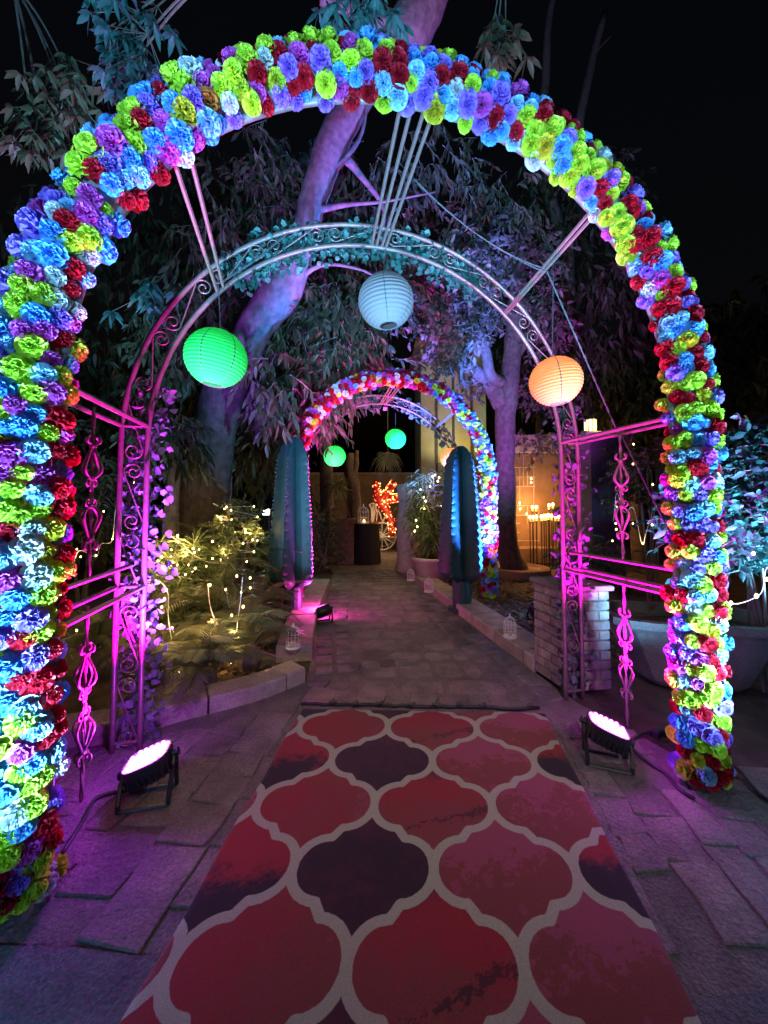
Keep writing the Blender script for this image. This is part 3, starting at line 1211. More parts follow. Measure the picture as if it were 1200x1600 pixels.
def stage_light(at, nrm, label, led, yaw=0.0, small=False, name='stage_light'):
    at = Vector(at)
    t = thing(name, label, 'stage light', (at.x, at.y, 0))
    x = Vector((math.cos(yaw), math.sin(yaw), 0))
    Rm = basis(nrm, 0, x)
    k_ = .78 if small else .86
    R0 = .132 * k_
    mb = MB()
    rings = [(.70, -.075), (.86, -.068), (.96, -.02), (1.0, .030), (1.0, .040), (.94, .046), (.90, .036)]
    n = 28
    vs, fs = [], []
    for (f, z) in rings:
        for (a, b_) in superdisc(R0 * f, 3.2, n):
            vs.append(at + Rm @ Vector((a, b_, z * k_)))
    for i in range(len(rings) - 1):
        for k in range(n):
            l = (k + 1) % n
            fs.append((i * n + k, i * n + l, (i + 1) * n + l, (i + 1) * n + k))
    fs.append(tuple(range(n - 1, -1, -1)))
    mb.add(vs, fs)
    for k in range(n):                                # cooling fins round the back
        a, b_ = superdisc(R0 * .95, 3.2, n)[k]
        an = math.atan2(b_, a)
        mb.box(at + Rm @ Vector((a, b_, -.035 * k_)), (.016, .006, .06 * k_), Rm @ Matrix.Rotation(an, 3, 'Z'))
    mb.build('housing', M['black'], t)
    mb = MB()
    v2 = [at + Rm @ Vector((a, b_, .037 * k_)) for a, b_ in superdisc(R0 * .91, 3.2, n)]
    mb.add(v2, [tuple(range(n))])
    lens = mb.build('lens_plate', M['magplate'] if led is M['magled'] else led, t)
    mb = MB()
    for i in range(-3, 4):
        for j in range(-3, 4):
            a, b_ = i * R0 * .25, j * R0 * .22
            if (abs(a) / R0) ** 3 + (abs(b_) / (R0 * .86)) ** 3 < .62:
                mb.lathe([(R0 * .115, 0), (R0 * .10, .007), (R0 * .05, .011)], at + Rm @ Vector((a, b_, .038 * k_)), 7)
    o = mb.build('led', led, t)
    # U-shaped double bracket that forms the feet
    ex = Rm @ Vector((1, 0, 0))
    eh = Vector((ex.x, ex.y, 0)).normalized()
    fw = Vector((-eh.y, eh.x, 0))
    for sgn in (-1, 1):
        mb = MB()
        foot_off = fw * (.085 * sgn * k_)
        pl = [at + ex * R0 * 1.06, at + ex * R0 * 1.10 + Vector((0, 0, -.05 * k_)) + foot_off * .35]
        lo1 = Vector((at.x, at.y, .012)) + eh * R0 * .98 + foot_off
        lo2 = Vector((at.x, at.y, .012)) - eh * R0 * .98 + foot_off
        pr = [at - ex * R0 * 1.10 + Vector((0, 0, -.05 * k_)) + foot_off * .35, at - ex * R0 * 1.06]
        mb.tube(pl + [lo1 + Vector((0, 0, .03)), lo1], .011, 6)
        mb.tube([lo1, lo2], .010, 6)
        mb.tube([lo2, lo2 + Vector((0, 0, .03))] + pr, .011, 6)
        mb.build('bracket', M['black'], t)
    for sgn in (-1, 1):
        mb = MB()
        mb.tube([at + ex * sgn * R0 * .98, at + ex * sgn * R0 * 1.26], .020, 8)
        mb.build('knob', M['black'], t)
    return t


for i, c in enumerate(CANS):
    stage_light(c['at'], c['n'], c['label'], M['magled'] if i < 2 else (M['violetled'] if i == 2 else M['blueled']), yaw=(.25, -.35, .15, .35)[i], small=i > 1)
for i, (p, tt, w, an) in enumerate(BLUE_CANS):
    stage_light(p, tt - p, ('blue stage light on the paving left of the near archway, beyond the picture edge',
                            'blue stage light on the ground right of the near archway, beyond the picture edge',
                            'blue stage light aimed at the glossy shrub, beyond the right picture edge', 'blue stage light on the paving behind the photographer')[i], M['blueled'], small=True)
# unseen fixture made up for the rug fill light
t = thing('rug_fill_lamp', 'added fill lamp on a tall post, unseen behind the photographer', 'lamp', (.7, -2.6, 0))
mb = MB(); mb.tube([(.7, -2.75, 0), (.7, -2.75, 4.3)], .05, 10); mb.build('post', M['dark_iron'], t, True)
mb = MB(); mb.box((.7, -2.6, 4.3), (.3, .3, .10), ch=.02); mb.build('lamp_head', M['dark_iron'], t)

# cables on the ground at the right
for k, (lab, pts) in enumerate((('thin black cable running from the right stage light past the flower arch foot', [G(985, 1165), G(1010, 1150), G(1055, 1160), G(1100, 1180), G(1150, 1205), G(1190, 1250), G(1260, 1290)]),
                                ('black cable trailing along the stones below the right stage light', [G(985, 1172), G(1010, 1195), G(1040, 1215), G(1062, 1240), G(1085, 1255)]),
                                ('thin black cable running from the left stage light to the flower arch', [G(225, 1240), G(190, 1243), G(150, 1255), G(130, 1290), G(95, 1345)]))):
    mb = MB(); mb.tube([p + Vector((0, 0, .022)) for p in smooth_path(pts, 6)], .009, 6)
    tag(mb.build('power_cable', M['black'], None, True), lab, 'cable')
mb = MB()
p = G(1028, 1155)
mb.box(p + Vector((0, 0, .04)), (.09, .05, .05), Matrix.Rotation(.5, 3, 'Z'), ch=.01)
mb.tube([p + Vector((-.06, 0, .04)), p + Vector((-.03, 0, .04))], .014, 6)
tag(mb.build('cable_connector', M['black']), 'small black plug connector on the ground by the right arch foot', 'connector')

# ------------------------------------------------------------------ paper lanterns
def paper(name, c, tr=.55, e=0.0):
    m = mat(name, c, .75, trans=tr, coord='Object', bump=.15, bscale=60, spec=.2)
    return m


PAPER = {'green': paper('green_paper', (.03, .70, .12)), 'white': paper('white_paper', (.22, .20, .195), .25), 'orange': paper('orange_paper', (.90, .36, .12))}
SEAM = mat('paper_seam', (.05, .09, .06), .8, trans=.2)


def lantern(c, R, colr, label, watts, lcol, string_to, ribs=20, squash=.97, tilt=0.0, phase=.3, group=None, ledpos=-.55):
    c = Vector(c)
    t = thing('paper_lantern', label, 'paper lantern', tuple(c), group)
    seg, per = 40, 4
    prof = []
    th0 = .33
    N = ribs * per
    for i in range(N + 1):
        th = th0 + (PI - 2 * th0) * i / N
        ph = (i % per) / per
        bulge = R * .040 * (math.sin(PI * ph) - .5)
        r = (R + bulge) * math.sin(th)
        prof.append((r, -(R + bulge * .4) * squash * math.cos(th)))
    mb = MB(); mb.lathe(prof, c, seg, cap=False)
    Rt = Matrix.Rotation(tilt, 3, 'Y')
    mb.v = [tuple(c + Rt @ (Vector(v) - c)) for v in mb.v]
    mb.build('shade', PAPER[colr], t, True)
    for k in range(3):
        a = phase + k * 2 * PI / 6 - PI / 2 - .35
        mb = MB()
        vs, fs = [], []
        hw = .018
        for i in range(0, N + 1, 2):
            r, z = prof[i]
            for s in (-1, 1):
                an = a + s * hw
                vs.append(c + Rt @ Vector(((r + .0018) * math.cos(an), (r + .0018) * math.sin(an), z)))
        m_ = len(vs) // 2
        for i in range(m_ - 1):
            fs.append((2 * i, 2 * i + 1, 2 * i + 3, 2 * i + 2))
        mb.add(vs, fs)
        mb.build('seam', SEAM, t)
    mb = MB()
    for z, sgn in ((prof[0][1], -1), (prof[-1][1], 1)):
        r = prof[0][0]
        mb.tube([c + Rt @ Vector((r * math.cos(k * PI / 10), r * math.sin(k * PI / 10), z)) for k in range(20)], .004, 5, closed=True)
    top = c + Rt @ Vector((0, 0, prof[-1][1]))
    mb.tube([c + Rt @ Vector((-prof[0][0], 0, prof[-1][1])), top + Vector((0, 0, .02)), c + Rt @ Vector((prof[0][0], 0, prof[-1][1]))], .003, 4)
    mb.build('wire_ring', M['wire'], t)
    mb = MB(); mb.tube([top + Vector((0, 0, .02)), Vector(string_to)], .0025 if R > .15 else .004, 4)
    mb.build('string', M['wire'], t)
    if watts > 0:
        q = c + Vector((0, -.12 * R, R * ledpos))
        mb = MB(); mb.ball(q, .016, 8, 5)
        mb.build('bulb', M['ledbulb'], t)
        light('POINT', 'lantern_glow', q + Vector((0, 0, .03)), lcol, watts, size=.03)
    return t


stL = A1.polar(136, -.10).lerp(B1.polar(136, -.075), .92)
c = P(338, 560, 2.3)
lantern(c, .178, 'green', 'large green paper lantern hanging left in the near archway', 1.1, (.75, 1, .8), (c.x, c.y, P(338, 430, 2.3).z), tilt=.14, ledpos=-.78)
c = P(603, 471, 2.72)
lantern(c, .197, 'white', 'white ribbed paper lantern hanging from the crown of the iron arch', 0.0, (.7, .9, 1.0), (c.x, c.y, 3.38), ribs=17, tilt=-.1)
stR = A1.polar(47, -.10).lerp(B1.polar(47, -.075), .45)
c = P(868, 596, 2.45)
lantern(c, .160, 'orange', 'orange paper lantern hanging in front of the right iron post', 1.1, (1.0, .72, .5), (c.x, c.y, stR.z), tilt=-.12, phase=.1, ledpos=-.3)
for (px, py, Y, R, cl, lab, w, lc) in ((618, 686, 7.4, .20, 'green', 'small far green paper lantern, the higher one, in the dark opening of the far arch', 4, (.75, 1, .8)),
                                       (523, 713, 7.0, .20, 'green', 'small far green paper lantern, the lower left one, beside the dead trunk', 4, (.75, 1, .8)),
                                       (705, 716, 6.7, .19, 'orange', 'small far orange paper lantern half hidden behind the right cactus', 4, (1, .8, .6))):
    c = P(px, py, Y)
    top = {618: 3.3, 523: 2.9, 705: 2.6}[px]
    lantern(c, R, cl, lab, w, lc, (c.x, c.y, max(top, c.z + .5)), ribs=16, ledpos=-.5)

# ------------------------------------------------------------------ cacti
def cactus(base, height, R, ribs, rot, label):
    base = Vector(base)
    t = thing('cactus', label, 'cactus', tuple(base))
    nh, sub = 150, 8
    n = ribs * sub
    vs, fs = [], []
    for i in range(nh + 1):
        f = i / nh
        z = .42 + (height - .42) * f
        if f < .07:
            env = .45 + .55 * math.sin(f / .07 * PI / 2)
        elif f > .84:
            env = math.sqrt(max(0, 1 - ((f - .84) / .163) ** 2)) * .97 + .03
        else:
            env = 1.0
        env *= 1 - .42 * f ** 1.6
        for k in range(n):
            a = rot + 2 * PI * k / n
            ph = (k % sub) / sub
            tri = abs(ph * 2 - 1)                   # 1 on the rib, 0 in the groove
            scal = 1 + (.09 * abs(math.sin(f * 56 + (k // sub) * 1.3))) * (tri > .9)
            r = R * env * (.46 + .54 * tri ** 1.2) * scal
            r *= 1 + .03 * noise.noise(Vector((math.cos(a) * 2, math.sin(a) * 2, z * 3)))
            vs.append(base + Vector((r * math.cos(a), r * math.sin(a), z)))
    for i in range(nh):
        for k in range(n):
            l = (k + 1) % n
            fs.append((i * n + k, i * n + l, (i + 1) * n + l, (i + 1) * n + k))
    fs.append(tuple(nh * n + k for k in range(n)))
    fs.append(tuple(range(n - 1, -1, -1)))
    mb = MB(); mb.add(vs, fs)
    mb.build('stem', M['cactus'], t)
    mb = MB(); mb.lathe([(R * .62, 0), (R * .62, .06), (R * .42, .07), (R * .42, .44)], base, 16)
    mb.build('base', M['cactus'], t)
    # thorns along each rib
    mb = MB()
    for k in range(ribs):
        a = rot + 2 * PI * k / ribs
        for i in range(30):
            f = .06 + .78 * i / 29
            z = .42 + (height - .42) * f
            r = R * (1 - .42 * f ** 1.6)
            d = Vector((math.cos(a), math.sin(a), .1))
            for s in (-.35, 0, .35):
                dd = (d + Vector((-math.sin(a), math.cos(a), 0)) * s).normalized()
                p = base + Vector((r * math.cos(a), r * math.sin(a), z))
                mb.tube([p, p + dd * .030], [.0022, .0006], 3)
    o = mb.build('thorn', M['cord'], t)
    o['kind'] = 'stuff'
    return t


b0 = G(457, 968)
cactus((b0.x, b0.y, .0), 2.42, .30, 5, .80, 'tall dark ribbed cactus standing left of the path before the far arch')
b0 = G(722, 955)
cactus((b0.x + .0, b0.y, .0), 2.36, .32, 5, 1.57, 'tall ribbed cactus with a blue lit flank right of the path')

# ------------------------------------------------------------------ brick pillar beside the right iron post
def brick_pillar(label, corner, u, v, wu, wv, hgt, mt, mort, bl, bh, indiv=True, cap=True, name='brick_pillar', cols=None):
    """pillar with one corner, two plan axes; bricks proud of a mortar core"""
    corner, u, v = Vector(corner), Vector(u).normalized(), Vector(v).normalized()
    t = thing(name, label, 'pillar', tuple(corner))
    mb = MB()
    c = corner + u * wu / 2 + v * wv / 2 + Vector((0, 0, hgt / 2))
    R = Matrix((u, v, Vector((0, 0, 1)))).transposed()
    mb.box(c, (wu - .02, wv - .02, hgt), R)
    mb.build('core', mort, t)
    nc = int(round(hgt / bh))
    bh = hgt / nc
    joined = MB()
    for k in range(nc):
        z = (k + .5) * bh
        for (o, a, ln, nrm) in ((corner, u, wu, -v), (corner, v, wv, -u), (corner + u * wu, v, wv, u), (corner + v * wv, u, wu, v)):
            x = -(bl * .5 if k % 2 else 0)
            while x < ln - .01:
                x0, x1 = max(x, 0), min(x + bl, ln)
                if x1 - x0 > .03:
                    g_ = .006
                    cc = o + a * ((x0 + x1) / 2) - nrm * .024 + nrm * random.uniform(-.004, .005) + Vector((0, 0, z))
                    Rb = Matrix((a, -nrm, Vector((0, 0, 1)))).transposed()
                    m_ = MB() if indiv else joined
                    m_.box(cc, (x1 - x0 - 2 * g_, .052, bh - 2 * g_), Rb @ Matrix.Rotation(random.uniform(-.02, .02), 3, 'Y'), ch=.005)
                    if indiv:
                        m_.build('brick', mt, t)
                x += bl
    if not indiv:
        joined.build('brickwork', mt, t)['kind'] = 'stuff'
    if cap:
        mb = MB(); mb.box(corner + u * wu / 2 + v * wv / 2 + Vector((0, 0, hgt + .022)), (wu + .05, wv + .05, .045), R, ch=.008)
        mb.build('cap', mort, t)
    return t


brick_pillar('low painted brick pillar behind the right post of the near iron arch', G(887, 1082), (1, .12, 0), (-.25, 1, 0), .38, .42, .80, M['brick'], M['pale_mortar'], .19, .083)
brick_pillar('far red brick pillar left of the black draped table', G(527, 882), (1, .05, 0), (-.05, 1, 0), .42, .42, 1.12, M['redbrick'], M['pale_mortar'], .20, .075, indiv=False)

# big cast planter behind the right flower leg
b0 = G(1072, 1060)
t = thing('concrete_planter', 'wide tapering concrete planter trough behind the right flower arch leg', 'planter', tuple(b0))
Rz = Matrix.Rotation(-.20, 3, 'Z')
vs, fs = [], []
n = 24
for (wx, wy, z) in ((.34, .22, 0), (.40, .26, .05), (.60, .36, .46), (.66, .40, .50), (.66, .40, .56), (.60, .35, .565), (.57, .33, .46)):
    for k in range(n):
        a = 2 * PI * k / n
        c_, s_ = math.cos(a), math.sin(a)
        f = (abs(c_) ** 4 + abs(s_) ** 4) ** (-.25)
        vs.append(b0 + Rz @ Vector((wx * f * c_, wy * f * s_, z)))
for i in range(6):
    for k in range(n):
        l = (k + 1) % n
        fs.append((i * n + k, i * n + l, (i + 1) * n + l, (i + 1) * n + k))
fs.append(tuple(range(n - 1, -1, -1)))
mb = MB(); mb.add(vs, fs); mb.build('trough', M['planter'], t)
mb = MB(); mb.add([vs[6 * n + k] + Vector((0, 0, -.02)) for k in range(n)], [tuple(range(n))]); mb.build('earth', M['soil'], t)

# ------------------------------------------------------------------ bird cages
def birdcage(base, hgt, r, label, name='birdcage'):
    base = Vector(base)
    t = thing(name, label, 'birdcage', tuple(base))
    mb = MB(); mb.lathe([(r * 1.06, 0), (r * 1.10, hgt * .03), (r * 1.04, hgt * .08), (r, hgt * .09)], base, 18)
    mb.build('base', M['white_paint'], t)
    mb = MB()
    n = 12
    for k in range(n):
        a = 2 * PI * k / n
        d = Vector((math.cos(a), math.sin(a), 0))
        pts = [base + d * r + Vector((0, 0, hgt * .08)), base + d * r + Vector((0, 0, hgt * .58))]
        for i in range(1, 7):
            th = i / 6 * PI / 2 * .95
            pts.append(base + d * r * math.cos(th) + Vector((0, 0, hgt * (.58 + .26 * math.sin(th)))))
        mb.tube(pts, r * .04, 4)
    for z in (.30, .58):
        mb.tube([base + Vector((r * math.cos(k * PI / 10), r * math.sin(k * PI / 10), hgt * z)) for k in range(20)], r * .05, 4, closed=True)
    mb.build('bars', M['white_paint'], t)
    mb = MB(); mb.lathe([(r * .22, hgt * .82), (r * .20, hgt * .87), (r * .08, hgt * .90), (r * .13, hgt * .94), (r * .03, hgt)], base, 10)
    mb.build('finial', M['white_paint'], t)
    mb = MB(); mb.lathe([(r * .3, hgt * .085), (r * .3, hgt * .26)], base, 10)
    mb.build('candle', M['wax'], t)
    return t


for (px, py, z, hh, rr, lab) in ((458, 1012, .15, .235, .066, 'white birdcage on the left kerb at the foot of the dark cactus'),
                                 (797, 996, .13, .25, .062, 'white birdcage on the right kerb, nearest to the low brick pillar'),
                                 (670, 925, .13, .25, .070, 'white birdcage on the right kerb in front of the bamboo pot'),
                                 (642, 907, .13, .24, .068, 'white birdcage at the far end of the right kerb by the stone column')):
    q = G(px, py, z)
    birdcage(q, hh, rr, lab)

# ------------------------------------------------------------------ background courtyard
# draped table
b0 = G(573, 880)
t = thing('draped_table', 'round bar table under a black cloth before the carriage', 'table', tuple(b0))
mb = MB()
prof = [(.36, .01), (.345, .3), (.33, .7), (.325, .99), (.32, 1.02), (.31, 1.03)]
vs, fs = [], []
n = 48
for (r, z) in prof:
    for k in range(n):
        a = 2 * PI * k / n
        rr = r + (.012 * math.sin(9 * a) + .008 * math.sin(14 * a)) * (1 - z)
        vs.append(b0 + Vector((rr * math.cos(a), rr * math.sin(a), z)))
for i in range(len(prof) - 1):
    for k in range(n):
        l = (k + 1) % n
        fs.append((i * n + k, i * n + l, (i + 1) * n + l, (i + 1) * n + k))
mb.add(vs, fs); mb.build('cloth', M['cloth'], t, True)
mb = MB(); mb.lathe([(.315, 1.0), (.315, 1.032)], b0, 32); mb.build('tabletop', M['cloth'], t)
birdcage(b0 + Vector((-.09, -.06, 1.033)), .52, .14, 'white birdcage standing on the black draped table')
t = thing('votive_candle', 'small lit candle on the black draped table beside the birdcage', 'candle', tuple(b0 + Vector((-.06, -.24, 1.033))))
mb = MB(); mb.lathe([(.03, 0), (.03, .05)], b0 + Vector((-.06, -.24, 1.034)), 10); mb.build('wax', M['wax'], t)
mb = MB(); mb.ball(b0 + Vector((-.06, -.24, 1.105)), .022, 8, 6, sz=1.4); mb.build('flame', M['flame'], t)

# carriage, white iron, behind the table
cb = G(606, 862)
t = thing('white_carriage', 'white iron carriage with spoked wheels behind the draped table', 'carriage', tuple(cb))
YC = cb.y


def wheel(c, r):
    mb = MB()
    mb.tube([c + Vector((r * math.cos(k * PI / 16), 0, r * math.sin(k * PI / 16))) for k in range(32)], .026, 6, closed=True)
    o = mb.build('wheel', M['white_paint'], t, True)
    for k in range(12):
        a = k * PI / 6
        m2 = MB(); m2.tube([c, c + Vector((r * math.cos(a), 0, r * math.sin(a)))], .014, 5)
        m2.build('spoke', M['white_paint'], o)
    m2 = MB(); m2.tube([c + Vector((0, -.06, 0)), c + Vector((0, .06, 0))], .06, 10); m2.build('hub', M['white_paint'], o)


wheel(P(597, 838, YC), .44)
wheel(P(597, 838, YC) + Vector((0, 1.1, 0)), .44)
wheel(P(648, 846, YC) + Vector((.2, 0, 0)), .30)
for dy in (0, 1.1):
    mb = MB()
    mb.tube([P(582, 820, YC) + Vector((0, dy, 0)), P(600, 838, YC) + Vector((0, dy, 0)), P(628, 840, YC) + Vector((0, dy, 0)), P(650, 836, YC) + Vector((0, dy, 0))], .03, 6)
    mb.build('beam', M['white_paint'], t)
    mb = MB()
    mb.tube(smooth_path([P(588, 815, YC) + Vector((0, dy, 0)), P(590, 796, YC) + Vector((0, dy, 0)), P(594, 805, YC) + Vector((0, dy, 0)), P(598, 815, YC) + Vector((0, dy, 0)), P(602, 806, YC) + Vector((0, dy, 0))], 5), .022, 5)
    mb.tube(smooth_path([P(581, 817, YC) + Vector((0, dy, 0)), P(580, 795, YC) + Vector((0, dy, 0)), P(577, 789, YC) + Vector((0, dy, 0)), P(585, 787, YC) + Vector((0, dy, 0)), P(588, 800, YC) + Vector((0, dy, 0))], 5), .024, 5)
    mb.build('scrollwork', M['white_paint'], t, True)
    mb = MB(); mb.tube([P(627, 838, YC) + Vector((0, dy, 0)), P(627, 812, YC) + Vector((0, dy, 0))], .02, 5); mb.build('rod', M['white_paint'], t)
mb = MB()
q = P(583, 800, YC)
mb.box(q + Vector((0, .55, -.05)), (.14, .9, .6), Matrix.Rotation(.18, 3, 'Y'), ch=.03); mb.build('seat_back', M['white_paint'], t)
mb = MB(); mb.box(P(602, 817, YC) + Vector((0, .55, 0)), (.85, .9, .10), ch=.03); mb.build('seat', M['redpaint'], t)
# figure of a branching cactus wound with red lights
t = thing('lit_cactus_figure', 'branching cactus figure wound with red and orange lights in the carriage', 'light figure', tuple(G(610, 860)))
limbs = [([(613, 838), (612, 818), (606, 800), (596, 786), (589, 770), (588, 750)], [.10, .11, .12, .14, .13, .09]),
         ([(594, 782), (603, 772), (610, 762), (616, 752)], [.11, .12, .11, .08]),
         ([(594, 786), (606, 780), (619, 778), (631, 776)], [.11, .13, .12, .08])]
bm_, rm_ = MB(), MB()
random.seed(8)
for pts, rs in limbs:
    pl = smooth_path([P(x, y, YC - .25) for x, y in pts], 5)
    rr = smooth_vals(rs, 5)
    mb = MB(); mb.tube(pl, rr, 12)
    mb.build('limb', M['redpaint'], t, True)
    for i in range(120):
        k = random.uniform(0, len(pl) - 1.01)
        i0 = int(k)
        c_ = pl[i0].lerp(pl[i0 + 1], k - i0)
        r_ = rr[i0] + .012
        T = (pl[i0 + 1] - pl[i0]).normalized()
        a = random.uniform(0, 2 * PI)
        x = T.cross(Vector((0, 1, 0))).normalized()
        d = x * math.cos(a) + x.cross(T) * math.sin(a)
        (bm_ if random.random() < .5 else rm_).ball(c_ + d * r_, random.uniform(.014, .024), 5, 4)
bm_.build('orange_bulbs', M['orangebulb'], t)['kind'] = 'stuff'
rm_.build('red_bulbs', M['redbulb'], t)['kind'] = 'stuff'
light('POINT', 'figure_glow', P(600, 785, YC - .8), (1, .25, .08), 14, size=.3)

light('POINT', 'carriage_fill', P(600, 815, YC - 1.0), (1, .75, .4), 22, size=.2)  # added warm light without a fixture, brightens the white carriage
# stucco back wall of the court, stone column, dead trunk
mb = MB()
w0, w1 = P(470, 750, 16.5), P(690, 735, 16.5)
mb.box(((w0.x + w1.x) / 2, 16.7, 1.4), (w1.x - w0.x, .3, 2.85), ch=.01)
mb2 = MB(); mb2.box(((w0.x + w1.x) / 2, 16.7, 2.88), (w1.x - w0.x + .1, .42, .10), ch=.01)
t = thing('courtyard_wall', 'tan stucco wall closing the court behind the carriage', 'wall', (w0.x, 16.7, 0))
mb.build('wall', M['stucco'], t); mb2.build('coping', M['cap'], t)
t = thing('stone_column', 'rough pale stone column at the end of the path left of the bamboo pot', 'column', tuple(G(637, 893)))
q = G(637, 893)
mb = MB()
mb.tube([q + Vector((.02 * math.sin(k), 0, .2 * k)) for k in range(0, 11)], [.30, .26, .245, .25, .24, .235, .24, .23, .235, .24, .26], 14, jitter=.10)
mb.build('shaft', M['terracotta'], t, True)

q = G(551, 872)
t = thing('dead_trunk', 'pale broken dead tree trunk behind the brick pillar', 'tree trunk', tuple(q))
YY = q.y
mb = MB()
mb.tube(smooth_path([P(556, 872, YY), P(554, 830, YY), P(553, 790, YY), P(551, 755, YY), P(546, 735, YY), P(549, 708, YY)], 4), smooth_vals([.24, .21, .2, .2, .16, .09], 4), 10, jitter=.25)
mb.tube(smooth_path([P(551, 752, YY), P(555, 730, YY), P(558, 704, YY)], 4), smooth_vals([.12, .09, .05], 4), 8, jitter=.25)
mb.build('trunk', M['darktrunk'], t, True)

# hanging grassy plant
q = P(606, 712, 11.5)
t = thing('hanging_plant', 'trailing grassy plant hanging below the higher green lantern', 'plant', tuple(q))
L = Leaves()
for _ in range(260):
    a = random.uniform(0, 2 * PI)
    L.put(q + Vector((random.gauss(0, .07), random.gauss(0, .07), random.uniform(-.05, .05))), Vector((math.cos(a) * .55, math.sin(a) * .55, random.uniform(-.5, .7))), random.uniform(.25, .5), .025)
o = L.build('leaf', M['palm'], t, .9); o['kind'] = 'stuff'
mb = MB(); mb.tube([q, q + Vector((0, 0, 3.0))], .006, 4); mb.ball(q, .12, 10, 6); mb.build('basket', M['darktrunk'], t)

# potted bamboo right of the path
q = G(676, 908)
t = thing('potted_bamboo', 'bushy bamboo in a pale round pot with fairy lights, left of the blue lit cactus', 'potted plant', tuple(q))
mb = MB(); mb.lathe([(.27, 0), (.30, .03), (.36, .36), (.38, .40), (.40, .405), (.40, .48), (.36, .485), (.34, .42)], q, 26, cap=False)
mb.build('pot', M['terracotta'], t, True)
mb = MB(); mb.lathe([(.345, .42), (.01, .44)], q, 20); mb.build('earth', M['soil'], t)
mb = MB(); L = Leaves()
random.seed(12)
for k in range(26):
    a = random.uniform(0, 2 * PI)
    r0 = random.uniform(0, .22)
    top = q + Vector((math.cos(a) * random.uniform(.2, .62), math.sin(a) * random.uniform(.1, .4), random.uniform(1.3, 2.15)))
    p0 = q + Vector((math.cos(a) * r0, math.sin(a) * r0, .42))
    pl = smooth_path([p0, p0.lerp(top, .5) + Vector((0, 0, .15)), top], 6)
    mb.tube(pl, .009, 4)
    for p in pl[2:]:
        for _ in range(14):
            d = Vector((random.gauss(0, 1), random.gauss(0, 1), random.gauss(-.35, .6)))
            L.put(p + Vector((random.gauss(0, .1), random.gauss(0, .1), random.gauss(0, .1))), d, random.uniform(.13, .26), random.uniform(.016, .028))
mb.build('cane', M['bamboo'], t)
o = L.build('leaf', M['bamboo'], t, .35); o['kind'] = 'stuff'
BAMBOO = q

# yellow building, brown adobe wall with lattice, plum pillar with lantern
t = thing('house', 'tall yellow lit house wall with a pale trim behind the right tree', 'house', (4.0, 15.5, 0))
x0, x1 = P(655, 0, 15.5).x, P(752, 0, 15.5).x
mb = MB(); mb.box(((x0 + x1) / 2, 17.0, 4.0), (x1 - x0, 3.0, 8.2)); mb.build('wall', M['yellow_wall'], t)
for px in (678, 703, 730):
    x = P(px, 0, 15.5).x
    mb = MB(); mb.box((x, 15.46, 4.1), (.09, .10, 7.9), ch=.01); mb.build('trim_strip', M['darktrunk'], t)
mb = MB(); mb.box(((x0 + x1) / 2, 16.9, 8.18), (x1 - x0 + .5, 3.5, .18)); mb.build('roof', M['adobe'], t)
mb = MB()
mb.box(((x0 + x1) / 2 - .2, 15.44, 1.3), (2.0, .12, 2.4), ch=.02); mb.build('panel', M['adobe'], t)
light('SPOT', 'facade_flood', P(722, 742, 13.9), (1, .86, .35), 230, P(700, 600, 15.4), 110, .8, .1)
t = thing('facade_floodlight', 'small floodlight under the yellow house wall', 'floodlight', tuple(P(722, 742, 13.8)))
q = P(722, 744, 13.8)
mb = MB(); mb.box(q, (.3, .12, .2), ch=.02); mb.build('housing', M['black'], t)
mb = MB(); mb.tube([q, Vector((q.x, q.y, 0))], .04, 8); mb.build('post', M['dark_iron'], t)

AY = 10.5
t = thing('adobe_wall', 'brown adobe garden wall behind the right tree with pale coping', 'wall', (P(830, 0, AY).x, AY, 0))
x0, x1 = P(786, 0, AY).x, P(912, 0, AY).x
mb = MB(); mb.box(((x0 + x1) / 2, AY + .2, 1.45), (x1 - x0, .4, 2.95), ch=.02); mb.build('wall', M['adobe'], t)
mb = MB(); mb.box(((x0 + x1) / 2, AY + .2, 3.20), (x1 - x0 + .1, .5, .52), ch=.03); mb.build('coping', M['cap'], t)
mb = MB(); mb.box(((x0 + x1) / 2, AY - .25, .20), (x1 - x0, .5, .40), ch=.02); mb.build('ledge', M['adobe'], t)
t = thing('wire_lattice', 'tall wire lattice of uneven squares with tea lights leaning on the brown wall', 'lattice', (P(815, 0, AY - .1).x, AY - .1, 0))
LY = AY - .12
bars = [((800, 715), (800, 845)), ((812, 730), (812, 800)), ((818, 715), (818, 760)), ((834, 715), (834, 790)), ((806, 760), (806, 845)), ((842, 790), (842, 845)), ((824, 730), (824, 760)),
        ((798, 730), (836, 730)), ((800, 745), (836, 745)), ((800, 760), (836, 760)), ((796, 770), (806, 770)), ((796, 790), (842, 790)), ((806, 805), (830, 805)), ((796, 818), (812, 818)), ((796, 832), (812, 832)), ((796, 845), (842, 845)), ((796, 768), (796, 846)), ((824, 790), (824, 818)), ((806, 818), (806, 846))]
for (a, b) in bars:
    mb = MB(); mb.tube([P(*a, LY), P(*b, LY)], .012, 4); mb.build('bar', M['cap'], t)
for (px, py) in ((801, 776), (801, 786), (812, 786), (813, 795), (803, 824), (823, 803), (830, 754), (830, 748)):
    mb = MB(); mb.ball(P(px, py, LY - .06), .022, 7, 5, sz=1.4); mb.build('tealight', M['flame'], t)
light('POINT', 'lattice_glow', P(812, 790, LY - .5), (1, .45, .14), 38, size=.1)

